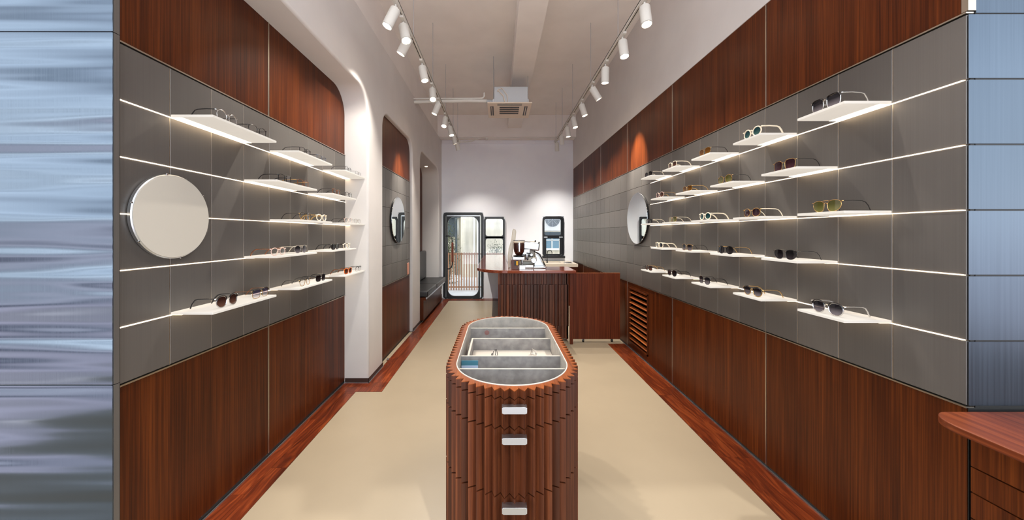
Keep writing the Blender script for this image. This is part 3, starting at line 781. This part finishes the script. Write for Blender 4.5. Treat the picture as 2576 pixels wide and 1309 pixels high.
# things inside the case
tag(MB().box(-.045, .045, -.002, .002, 0, .026).build('reflection', M['reflection_blue'], loc=(-.155, 1.790+.10, .885), smooth=0), 'small blue card in the glass, built as a plate by the near left divider', 'reflection')  # bluish reflection in the glass top, modelled as a coloured plate
o = bpy.data.objects['reflection']; MB().box(-.045, .045, -.003, .0, -.014, 0).build('reflection_band', M['reflection_pale'], o, smooth=0)
tag(MB().lathe([(.016, 0), (.017, .001), (.0, .0015)], seg=24, axis=(0, -1, 0)).build('round_disc', M['red_dot'], loc=(-.082, 2.484, .893)), 'round dull red disc on the far grey divider inside the display case', 'sticker')  # dull red disc set on the divider face
make_glasses('dark framed eyeglasses lying at the left in the case tray', 'glasses in the display case', (-.035, 2.10, .841), math.radians(-12), 'round', 'black', 'clear', 'black', .125, .044, .002, folded=True)
make_glasses('pale grey eyeglasses lying at the right in the case tray', 'glasses in the display case', (.225, 2.11, .841), math.radians(188), 'round', 'silver', 'clear', 'silver', .125, .044, .002, folded=True)

# ---------------- bar counter
bar = thing('bar_counter', 'L shaped walnut bar counter with slatted front and rounded polished top', 'counter', (.5, 5.3, 0))
BM = Vector((.5, 5.3, 0))
def lb(mb, name, mat, parent, off, **kw):
    mb.v = [tuple(Vector(v)-off) for v in mb.v]; return mb.build(name, mat, parent, **kw)
R_ = .50; ptsT = [(1.10, 4.95)]
for i in range(15):
    a = math.radians(-90-90*i/14); ptsT.append((-.335+R_+R_*math.cos(a), 4.95+R_+R_*math.sin(a)))
ptsT = ptsT+[(-.36, YB-.003), (.152, YB-.003), (.152, 5.56), (1.10, 5.56)]
mb = MB().prism(ptsT, XY, 1.028, 1.07); lb(mb, 'worktop', M['wood_top'], bar, BM, bevel=.007, bseg=3)
mb = MB().box(-.005, 1.03, 5.17, 5.20, .05, 1.028).box(.0, .035, 5.20, YB-.005, .03, 1.028).box(1.0, 1.03, 5.17, 5.5, .03, 1.028)
lb(mb, 'carcass', M['wood_gate'], bar, BM, smooth=0)
lb(MB().box(1.03, 1.072, 5.03, 5.075, 0, 1.028), 'leg', M['wood_gate'], bar, BM, bevel=.002)
ribs = MB()
def tier(z0, z1, ph, d0):
    x = -.005+ph
    while x < 1.02:
        w_ = random.choice((.022, .028, .036)); dd = d0*random.choice((.45, .75, 1.0))
        ribs.box(x, min(x+w_, 1.028), 5.17-dd, 5.172, z0, z1, random.random()); x += w_+random.choice((.006, .012, .024))
tier(.845, 1.028, 0, .030); tier(.238, .843, .016, .055); tier(.05, .236, .004, .028)
lb(ribs, 'front_staves', M['wood_stave'], bar, BM, smooth=0)

g = thing('counter_gate', 'plain walnut gate panel on small castors between counter and right wall', 'gate', (1.43, 5.15, 0))
GM = Vector((1.43, 5.15, 0))
lb(MB().box(1.08, 1.783, 5.13, 5.165, .045, 1.01), 'gate_panel', M['wood_gate'], g, GM, bevel=.002, smooth=0)
lb(MB().box(1.08, 1.783, 5.128, 5.167, 1.01, 1.016), 'edge_band', M['wood_rim'], g, GM, smooth=0)
for x in (1.245, 1.665):
    c = lb(MB().cyl((x-.012, 5.147, .0225), (x+.012, 5.147, .0225), .022, 16), 'castor', M['dark_plastic'], g, GM)
    lb(MB().box(x-.016, x+.016, 5.14, 5.155, .028, .046), 'castor_bracket', M['satin'], c, GM, smooth=0)

bc = thing('back_worktop', 'cream quartz worktop with sink under the right back window', 'worktop', (1.0, 8.1, 0))
B2 = Vector((1.0, 8.1, 0))
lb(MB().box(.45, 1.745, 7.67, 8.05, .86, .925).box(.45, 1.0, 8.05, YB-.004, .86, .925).box(1.45, 1.745, 8.05, YB-.004, .86, .925).box(1.0, 1.45, 8.4, YB-.004, .86, .925), 'slab', M['quartz'], bc, B2, smooth=0)
lb(MB().box(.47, 1.74, 7.70, YB-.004, 0, .86), 'cabinet', M['wood_gate'], bc, B2, smooth=0)
lb(MB().box(1.0, 1.45, 8.05, 8.4, .865, .872).box(1.0, 1.004, 8.05, 8.4, .872, .925).box(1.446, 1.45, 8.05, 8.4, .872, .925), 'sink_basin', M['steel'], bc, B2, smooth=0)
fa = thing('faucet', 'black gooseneck faucet on the cream back worktop', 'faucet', (1.11, 7.98, .925))
MB().lathe([(.024, 0), (.024, .01), (.014, .015), (.013, .07), (.010, .075)], seg=18).tube([(0, 0, .07), (0, 0, .20), (.01, 0, .255), (.035, 0, .285), (.065, 0, .29), (.095, 0, .275), (.108, 0, .24), (.11, 0, .21)], .008, 10).build('spout', M['black_metal'], fa)
MB().tube([(-.012, 0, .05), (-.05, -.01, .075)], .006, 8).build('lever', M['black_metal'], fa)
tag(MB().box(-.09, .09, -.06, .06, 0, .012).box(-.07, .07, -.05, .05, .012, .03).build('tray', M['steel'], loc=(1.56, 7.85, .9255), bevel=.004), 'small steel tray at the right end of the cream worktop', 'tray')

# ---------------- coffee gear on the bar
em = thing('espresso_machine', 'cream and chrome espresso machine with tilted top on the bar', 'espresso machine', (.42, 5.3, 1.0705))
# coordinates local: x to the right, y back, z up from worktop
fin = [(-.275, 0), (-.235, 0), (-.222, .12), (-.20, .26), (-.165, .40), (-.150, .55), (-.160, .585), (-.190, .595), (-.205, .57), (-.225, .42), (-.262, .30), (-.278, .18)]
MB().prism(fin, XZ, .03, .09).build('side_fin', M['cream'], em, bevel=.006)
MB().box(-.09, .16, .0, .22, .10, .17).box(-.14, .16, .20, .24, .012, .40).build('body', M['cream'], em, bevel=.012, bseg=3)
bx = Matrix.Translation((.075, .1, .335)) @ Matrix.Rotation(math.radians(7), 4, 'Y')
MB().box(-.13, .13, -.10, .12, -.062, .062, .5, bx).build('boiler_housing', M['satin'], em, bevel=.02, bseg=4)
MB().box(-.11, .06, -.02, .2, .20, .29).build('chassis', M['satin'], em, bevel=.01)
MB().box(-.10, .105, -.06, .20, .012, .055).build('drip_tray', M['steel'], em, bevel=.006)
MB().box(.11, .29, -.05, .20, .008, .03).build('side_tray', M['steel'], em, bevel=.005)
MB().lathe([(.0, 0), (.034, 0), (.036, .012), (.034, .05), (.0, .052)], (.01, .0, .165), 24).lathe([(.028, 0), (.03, .02), (.03, .04)], (.01, 0, .13), 24).build('group_head', M['steel'], em)
MB().tube([(.01, -.02, .155), (.01, -.08, .150), (.01, -.14, .140)], [.009, .011, .013], 10).build('portafilter_handle', M['dark_plastic'], em)
MB().tube([(.12, -.02, .26), (.15, -.03, .235), (.19, -.05, .21), (.24, -.05, .13), (.285, -.05, .035)], .007, 8).tube([(.12, .02, .25), (.16, .0, .24), (.21, -.01, .21), (.25, -.01, .12), (.27, -.01, .05)], .006, 8).build('steam_wand', M['dark_plastic'], em)
pl = [(.13, .03), (.20, .03), (.28, .03), (.19, .20), (.155, .215), (.13, .12)]
MB().prism(pl, XZ, .05, .07).build('splash_plate', M['satin'], em, bevel=.004)
MB().lathe([(.0, 0), (.040, 0), (.042, .008), (.036, .018), (.0, .018)], (.11, -.03, .12), 24, (0, -1, 0)).lathe([(0, 0), (.018, 0), (.018, .03), (0, .03)], (.075, -.03, .205), 16, (0, -1, 0)).build('gauge', M['steel'], em)
for x, z in ((.135, .395), (.19, .37)):
    MB().lathe([(.008, 0), (.010, .008), (.010, .026), (.0, .030)], (x, 0, z), 12, (.25, 0, 1)).build('knob', M['dark_plastic'], em)
MB().box(.02, .10, -.03, .1, .172, .20).tube([(-.02, .0, .23), (.05, -.04, .225), (.08, -.04, .215)], .008, 8).build('brace', M['dark_plastic'], em, bevel=.003)

gr = thing('coffee_grinder', 'coffee grinder with smoked brown hopper in front of the espresso machine', 'coffee grinder', (.305, 5.18, 1.0705))
MB().lathe([(.035, .20), (.055, .22), (.075, .26), (.080, .30), (.082, .37), (.078, .385)], seg=32).build('hopper', M['brown_hopper'], gr)
MB().lathe([(.080, .385), (.086, .40), (.082, .412), (.0, .414)], seg=32).lathe([(.008, .41), (.010, .42), (.0, .43)], seg=12).build('hopper_lid', M['cream'], gr)
MB().box(-.085, .085, -.008, .008, .418, .426).build('lid_bar', M['dark_plastic'], gr, bevel=.002)
MB().lathe([(.085, .185), (.085, .20), (.05, .205)], seg=32).build('collar', M['dark_plastic'], gr)
MB().box(-.10, .08, -.06, .07, .135, .185).build('motor_housing', M['satin'], gr, bevel=.008)
MB().box(-.115, -.01, -.07, .07, 0, .135).build('base_box', M['brown_enamel'], gr, bevel=.004)
MB().box(-.075, -.02, -.073, -.069, .055, .125).build('display', M['dark_plastic'], gr, smooth=0)
MB().box(-.047, -.020, -.076, -.072, .062, .122).build('sticker', M['yellow'], gr, smooth=0)
MB().box(.0, .09, -.055, .06, 0, .06).lathe([(.012, .06), (.016, .1), (.012, .14)], (.045, 0, 0), 16).build('dosing_chute', M['steel'], gr, bevel=.004)
MB().box(-.008, .008, -.084, -.079, .26, .40).build('hopper_clip', M['satin'], gr, bevel=.001)

# ---------------- bench in the last niche
be = thing('bench', 'charcoal leather cushioned bench built into the far left niche', 'bench', (-1.45, 7.2, 0))
EM = Vector((-1.45, 7.2, 0))
lb(MB().box(-1.775, -1.285, 6.205, 8.26, .405, .455), 'seat_board', M['wood_wall'], be, EM, smooth=0)
lb(MB().box(-1.775, -1.33, 6.205, 8.22, .05, .405), 'base', M['wood_wall'], be, EM, smooth=0)
lb(MB().box(-1.29, -1.272, 6.205, 8.26, .43, .46), 'edge_trim', M['satin'], be, EM, smooth=0)
for y0, y1 in ((6.21, 7.12), (7.13, 8.27)):
    lb(MB().box(-1.77, -1.254, y0, y1, .46, .572), 'seat_cushion', M['leather'], be, EM, bevel=.025, bseg=4)
for y0, y1 in ((6.21, 7.15), (7.16, 8.10)):
    lb(MB().box(-1.77, -1.665, y0, y1, .574, 1.20), 'back_cushion', M['leather'], be, EM, bevel=.035, bseg=4)
tag(MB().box(0, .008, -.04, .04, -.06, .06).build('power_socket', M['socket'], loc=(-1.329, 8.1, .25), bevel=.002), 'white power socket low on the end of the bench base', 'socket')
tag(MB().box(0, .012, -.045, .045, -.09, .09).build('wall_switch', M['pink'], loc=(N2, 5.52, 1.04), bevel=.003), 'pale orange wall plate at the far edge of the mirror niche', 'wall plate')
tag(MB().lathe([(.0, 0), (.016, 0), (.016, .03), (.0, .03)], seg=14, axis=(1, 0, 0)).build('door_stop', M['steel'], loc=(XP+.005, 4.33, .035)), 'small steel door stop at the foot of the mirror niche', 'door stop')

# ---------------- reception desk at bottom right
dk = thing('desk', 'walnut desk with rounded corner and drawers in the near right corner', 'desk', (1.9, .7, 0))
DM = Vector((1.9, .7, 0))
p = [(3.3, -.2), (3.3, 1.333), (1.70, 1.333)]
for i in range(1, 10):
    a = math.radians(90+90*i/9); p.append((1.70+.09*math.cos(a), 1.215+.118*math.sin(a)))
p += [(1.610, 1.0), (1.61, -.2)]  # straight edge along the aisle
lb(MB().prism(p, XY, .893, .92), 'desktop', M['wood_topy'], dk, DM, bevel=.003, bseg=2)
lb(MB().box(1.816, 3.2, -.15, 1.34, .0, .893), 'cabinet', M['seam_dark'], dk, DM, smooth=0)
zt = .880
for i in range(8):
    z1 = .797+.0 if i == 0 else None
edges = [.885, .711, .614, .515, .415, .315, .215, .1]
for i in range(len(edges)-1):
    lb(MB().box(1.800, 1.816, -.14, 1.333, edges[i+1]+.0025, edges[i]-.0025, random.random()), 'drawer', M['wood_wall'], dk, DM, smooth=0)

# ---------------- ceiling tracks and spotlights
def rail(x, label, name='light_rail'):
    t = thing(name, label, 'light rail', (x, 4.6, 3.55))
    MB().box(-.017, -.005, -2.9, 2.95, 0, .032).box(.005, .017, -2.9, 2.95, 0, .032).box(-.017, .017, -2.9, 2.95, .022, .034).build('rail_body', M['track_white'], t, smooth=0)
    MB().box(-.005, .005, -2.9, 2.95, .006, .022).build('conductor_slot', M['seam_dark'], t, smooth=0)
    for y in (2.4, 3.57, 4.62, 5.75, 6.69, 7.43):
        MB().cyl((0, y-4.6, .034), (0, y-4.6, ZC-3.55), .0035, 8).build('suspension_rod', M['satin'], t)
    return t
rail(-.867, 'white suspended light rail on the left side of the ceiling'); rail(1.219, 'white suspended light rail on the right side of the ceiling')
def spot(x, y, d, label, group, power, size=84, blend=1.0):
    t = thing('spotlight', label, 'spotlight', (x, y, 3.55), 0, group)
    d = Vector(d).normalized()
    MB().box(-.016, .016, -.07, .07, -.022, .001).build('adapter', M['track_white'], t, bevel=.002, smooth=0)
    side = Vector((-.03 if x < 0 else .03, 0, 0))*0
    top = Vector((0, 0, -.062)); 
    MB().cyl((0, 0, -.022), (0, 0, -.05), .009, 12).box(-.018, .018, -.012, .012, -.068, -.046).build('bracket', M['white_paint'], t, bevel=.002)
    r = .044; Ln = .168
    MB().lathe([(.0, -.002), (r*.9, -.001), (r, .006), (r, Ln), (r-.004, Ln), (r-.005, Ln-.008)], top, 28, d).build('housing', M['white_paint'], t)
    MB().lathe([(r-.001, Ln), (r-.001, Ln+.003), (r-.005, Ln+.003), (r-.006, Ln-.004)], top, 28, d, cap=False).build('bezel', M['satin'], t)
    MB().lathe([(.0, Ln-.006), (r-.007, Ln-.006), (r-.007, Ln-.004), (0, Ln-.004)], top, 28, d).build('lamp_lens', M['lampface'], t)
    ld = bpy.data.lights.new('lamp', 'SPOT'); ld.energy = power; ld.color = (1.0, .925, .83); ld.spot_size = math.radians(size); ld.spot_blend = blend; ld.shadow_soft_size = .014
    lo_ = bpy.data.objects.new('lamp', ld); COL.objects.link(lo_); lo_.parent = t
    lo_.location = top+d*(Ln+.006); lo_.rotation_mode = 'QUATERNION'; lo_.rotation_quaternion = Vector((0, 0, -1)).rotation_difference(d)
    return t
ordn = ['nearest', 'second', 'third', 'fourth', 'fifth', 'sixth', 'seventh', 'eighth', 'ninth', 'farthest']
PW = 90
Ls_ = [(1.7, (.1, -.3, -1)), (2.95, (-.42, -.15, -1)), (3.19, (.24, -.30, -1)), (3.385, (-.55, .05, -1)), (3.97, (.22, -.12, -1)), (4.59, (.12, -.4, -1)), (5.09, (-.42, -.05, -1), 40, 260), (5.72, (-.1, -.4, -1)), (6.2, (.26, -.2, -1)), (6.73, (.2, .2, -1)), (7.24, (.2, .35, -1))]
Rs_ = [(1.9, (-.1, -.3, -1)), (2.92, (.02, -.22, -1)), (3.44, (.05, -.2, -1)), (3.99, (0, .08, -1)), (4.55, (.62, .03, -1), 40, 300), (5.14, (.3, -.05, -1)), (5.72, (.2, -.15, -1)), (6.24, (.15, -.03, -1)), (6.78, (.12, .25, -1)), (7.3, (.08, .4, -1))]
for i, (y, d, *ex) in enumerate(Ls_):
    w_ = 'white cylinder spotlight outside the picture at the near end of the left rail' if i == 0 else f'white cylinder spotlight, {ordn[i-1]} in view on the left rail'
    spot(-.867, y, d, w_, 'spotlights on the left rail', ex[1] if ex else PW*(1.5 if i > 5 else 1), ex[0] if ex else 84)
for i, (y, d, *ex) in enumerate(Rs_):
    n_ = 'farthest' if i == 9 else (ordn[i-1] if i else '')
    w_ = 'white cylinder spotlight outside the picture at the near end of the right rail' if i == 0 else f'white cylinder spotlight, {n_} in view on the right rail'
    spot(1.219, y, d, w_, 'spotlights on the right rail', ex[1] if ex else PW*(1.5 if i > 5 else 1), ex[0] if ex else 84)

# ---------------- air conditioner cassette
ac = thing('air_conditioner', 'ceiling cassette air conditioner hanging below the beam', 'air conditioner', (.172, 5.70, 3.59))
MB().box(-.345, .345, -.35, .35, 0, .022).build('panel', M['acpanel'], ac, bevel=.008)
MB().box(-.24, .285, -.24, .26, .022, .30).build('casing', M['acbody'], ac, bevel=.004)
mb = MB().box(-.19, .19, -.325, -.265, -.004, .0).box(-.30, -.25, -.21, .20, -.004, 0).box(.235, .285, -.21, .20, -.004, 0)
mb.build('outlet', M['blind'], ac, smooth=0)
mb = MB()
for i in range(4): mb.box(-.155, .155, -.19+i*.09, -.14+i*.09, -.005, 0)
mb.build('intake_grille', M['blind'], ac, smooth=0)
mb = MB().box(-.19, .19, -.31, -.30, -.008, -.003).box(-.283, -.272, -.21, .20, -.008, -.003).box(.255, .266, -.21, .20, -.008, -.003)
mb.build('louvre', M['acpanel'], ac, smooth=0)
for x, y in ((-.25, -.2), (.29, -.2), (-.25, .2), (.29, .2)):
    MB().cyl((x, y, .10), (x, y, ZC-3.59), .005, 8).box(x-.012, x+.012, y-.03, y+.03, .05, .11).build('hanger_rod', M['satin'], ac)
MB().tube([(-.24, -.2, .20), (-.17, -.25, .23), (-.10, -.255, .15), (-.07, -.245, .05)], .008, 8).tube([(-.24, -.22, .22), (-.12, -.26, .27), (-.04, -.26, .16), (-.03, -.245, .06)], .006, 8).build('cable', M['acpanel'], ac)
MB().cyl((-.24, -.05, .14), (-.36, -.05, .14), .028, 14).lathe([(.03, -.03), (.032, 0), (.03, .03)], (-.33, -.05, .11), 14).build('pipe_connector', M['acbody'], ac)
tag(MB().tube([(-.19, 5.65, 3.735), (-.5, 5.66, 3.745), (-1.0, 5.72, 3.755), (XP+.002, 5.77, 3.765)], .028, 14).tube([(-.23, 5.62, 3.86), (-.23, 5.62, 3.80), (-.25, 5.62, 3.775), (-.30, 5.62, 3.768), (-1.385, 5.72, 3.80)], .012, 8).build('drain_pipe', M['white_paint']), 'white insulated pipe running from the air conditioner to the left wall', 'pipe')
tag(MB().tube([(XP+.01, 8.19, 3.83), (-.62, 8.19, 3.83), (-.30, 8.19, 3.84), (1.80, 8.19, 3.84)], .009, 8).tube([(-.30, 8.18, 3.84), (-.42, 8.18, 3.83), (-.62, 8.18, 3.755), (-.78, 8.18, 3.735), (-.890, 8.18, 3.735)], .011, 8).build('conduit', M['white_paint']), 'thin white conduit along the beam above the back wall', 'pipe')
jb = tag(MB().box(-.055, .055, -.03, .03, -.04, .04).build('junction_box', M['white_paint'], loc=(-.95, 8.17, 3.735), bevel=.006), 'white junction box near the far end of the left rail', 'box')
tag(MB().lathe([(.0, -.045), (.03, -.042), (.034, 0), (.02, .01)], seg=18).build('ceiling_sensor', M['white_paint'], loc=(-.28, 8.16, 3.815)), 'small white round sensor on the conduit above the back wall', 'sensor')

# ---------------- outside the back door
gnd = struct(MB().box(-8, 8, YB+.2, 20, -.16, -.04).build('ground', M['ground_out'], smooth=0))
bd = thing('building', 'pale weathered building behind the back door', 'building', (0, 13, -.04))
MB().box(-1.4, 1.2, 0, .4, 0, 6).build('wall', M['concrete_out'], bd, smooth=0)
MB().box(-5, -1.4, .9, 1.3, 0, 6).build('wall', M['concrete_out'], bd, smooth=0)
MB().box(-2.0, -1.72, .85, .9, 1.5, 4).box(-1.7, -1.62, .7, .8, 0, 6).box(-2.3, -1.4, .7, .8, 2.25, 2.4).build('window', M['dark_out'], bd, smooth=0)
MB().cyl((-.75, -.06, 0), (-.75, -.06, 6), .05, 10).cyl((-.9, -.05, 0), (-.9, -.05, 6), .03, 8).build('downpipe', M['white_paint'], bd)
b3 = thing('building', 'pale apartment building with bluish windows behind the right back window', 'building', (3.2, 14.5, -.04))
MB().box(-2.2, 3, 0, .4, 0, 7).build('wall', M['concrete_out'], b3, smooth=0)
MB().box(-1.5, -.5, -.03, 0, 1.02, 1.60).build('window', M['bluewin'], b3, smooth=0)
MB().box(-1.54, -.46, -.05, -.03, 1.34, 1.37).box(-1.54, -.46, -.07, -.03, .94, 1.02).box(-1.01, -.97, -.05, -.03, 1.02, 1.60).box(-.7, -.67, -.05, -.03, 1.02, 1.6).build('window_frame', M['white_paint'], b3, smooth=0)
cu = thing('condenser_unit', 'white outdoor air conditioner unit with round fan grille outside the right window', 'air conditioner', (1.64, 10.3, 1.66))
MB().box(-.42, .42, 0, .3, 0, .75).build('casing', M['white_paint'], cu, bevel=.02)
mb = MB()
for r_ in [.045+.024*i for i in range(8)]: mb.tube([(-.05+r_*math.cos(2*PI*k/32), -.015, .34+r_*math.sin(2*PI*k/32)) for k in range(32)], .004, 5, closed=True)
for k in range(8): mb.tube([(-.05, -.015, .34), (-.05+.21*math.cos(PI*k/4), -.015, .34+.21*math.sin(PI*k/4))], .004, 5)
mb.build('fan_grille', M['acbody'], cu)
MB().lathe([(0, 0), (.21, 0), (.21, .004), (0, .004)], (-.05, -.006, .34), 40, (0, 1, 0)).build('fan_opening', M['dark_out'], cu)
MB().box(-.5, .5, -.02, .32, -.12, -.02).build('bracket', M['dark_out'], cu, smooth=0)
fe = thing('slat_fence', 'pale cedar slat fence outside the glazed back door', 'fence', (-.5, 10.05, 0))
for i in range(34):
    MB().box(-1.25+i*.0745, -1.25+i*.0745+.034, -.012, .012, -.04, 1.04).build('slat', M['fence_out'], fe, smooth=0)
for z in (.03, .98): MB().box(-1.3, 1.3, .014, .04, z, z+.04).build('rail', M['fence_out'], fe, smooth=0)
random.seed(11)
def bush(loc, n_, sx, sz, lab):
    mb = MB()
    for i in range(n_*4):
        c = Vector((random.gauss(0, sx), random.gauss(0, .15), max(.02, random.gauss(1.0, sz)))); 
        q = Quaternion((random.random()-.5, random.random()-.5, random.random()-.5, random.random()-.5)).normalized(); s = random.uniform(.015, .035)
        vs = [c+q @ Vector(v)*s for v in ((-1, 0, 0), (0, -.35, .1), (1, 0, 0), (0, .35, .1))]; mb.add(vs, [(0, 1, 2, 3)])
    t = thing('shrub', lab, 'shrub', loc)
    mb.build('foliage', M['green_out'], t, recalc=False, smooth=0)
    MB().tube([(0, 0, 0), (.05, 0, .5), (0, 0, 1.1)], .02, 6).build('stem', M['skirting'], t)
bush((-1.62, 11.4, -.04), 700, .13, .5, 'leafy green shrub seen behind the fence through the back door')
bush((-.08, 12.2, -.04), 160, .12, .16, 'sparse yellow green shrub seen through the window beside the door')

# ------------------------------------------------------------------ world: overcast bright street in front, sky behind
w = bpy.data.worlds.new('world'); S.world = w; w.use_nodes = True; nt = w.node_tree; nt.nodes.clear()
out = N(nt, 'ShaderNodeOutputWorld'); bg = N(nt, 'ShaderNodeBackground'); L(nt, bg.outputs[0], out.inputs[0])
tc = N(nt, 'ShaderNodeTexCoord'); sp = N(nt, 'ShaderNodeSeparateXYZ'); L(nt, tc.outputs['Generated'], sp.inputs[0])
r = N(nt, 'ShaderNodeValToRGB'); e = r.color_ramp.elements
e[0].position = .0; e[0].color = (.75, .70, .68, 1); e[1].position = 1.0; e[1].color = (.55, .66, .82, 1)
for p_, c_ in ((.22, (.66, .62, .62, 1)), (.36, (.34, .31, .37, 1)), (.44, (.44, .42, .48, 1)), (.48, (.46, .46, .52, 1)), (.53, (.92, 1.0, 1.06, 1)), (.60, (.62, .70, .79, 1)), (.70, (.36, .41, .48, 1))):
    q_ = e.new(p_); q_.color = c_
mr = N(nt, 'ShaderNodeMapRange'); mr.inputs['From Min'].default_value = -1; mr.inputs['From Max'].default_value = 1
L(nt, sp.outputs[2], mr.inputs[0]); L(nt, mr.outputs[0], r.inputs[0])
nz = N(nt, 'ShaderNodeTexNoise'); nz.inputs['Scale'].default_value = 1.0; nz.inputs['Detail'].default_value = 4
mp = N(nt, 'ShaderNodeMapping'); mp.inputs['Scale'].default_value = (1.2, 1.2, 12); L(nt, tc.outputs['Generated'], mp.inputs[0]); L(nt, mp.outputs[0], nz.inputs['Vector'])
r2 = N(nt, 'ShaderNodeValToRGB'); r2.color_ramp.elements[0].position = .38; r2.color_ramp.elements[0].color = (.14, .17, .22, 1)
r2.color_ramp.elements[1].position = .62; r2.color_ramp.elements[1].color = (1.9, 1.85, 1.75, 1); L(nt, nz.outputs[0], r2.inputs[0])
mm = N(nt, 'ShaderNodeMix', data_type='RGBA', blend_type='MULTIPLY'); mm.inputs[0].default_value = 1.0
L(nt, r.outputs[0], mm.inputs[6]); L(nt, r2.outputs[0], mm.inputs[7])
L(nt, mm.outputs[2], bg.inputs[0]); bg.inputs[1].default_value = 3.2

# daylight on the alley behind the shop
sd = bpy.data.lights.new('sun', 'SUN'); sd.energy = 1.0; sd.color = (1, .98, .94); sd.angle = .02
so = bpy.data.objects.new('sun', sd); COL.objects.link(so); so.rotation_euler = (math.radians(38), 0, math.radians(25))

# ------------------------------------------------------------------ camera
cd = bpy.data.cameras.new('camera'); co = bpy.data.objects.new('camera', cd); COL.objects.link(co); S.camera = co
co.location = (0, 0, H); co.rotation_euler = (PI/2, 0, 0)
cd.sensor_fit = 'HORIZONTAL'; cd.sensor_width = 36; cd.lens = 880/2576*36
cd.shift_x = (1288-1254)/2576; cd.shift_y = (587-654.5)/2576; cd.clip_start = .05; cd.clip_end = 200
vs_ = S.view_settings; vs_.view_transform = 'Standard'; vs_.look = 'None'; vs_.gamma = 1; vs_.exposure = 0.42; vs_.use_curve_mapping = False
S.cycles.use_denoising = True
S.cycles.max_bounces = 10; S.cycles.diffuse_bounces = 5; S.cycles.glossy_bounces = 5; S.cycles.transparent_max_bounces = 12
S.cycles.sample_clamp_indirect = 4.0
S.cycles.caustics_reflective = False; S.cycles.caustics_refractive = False
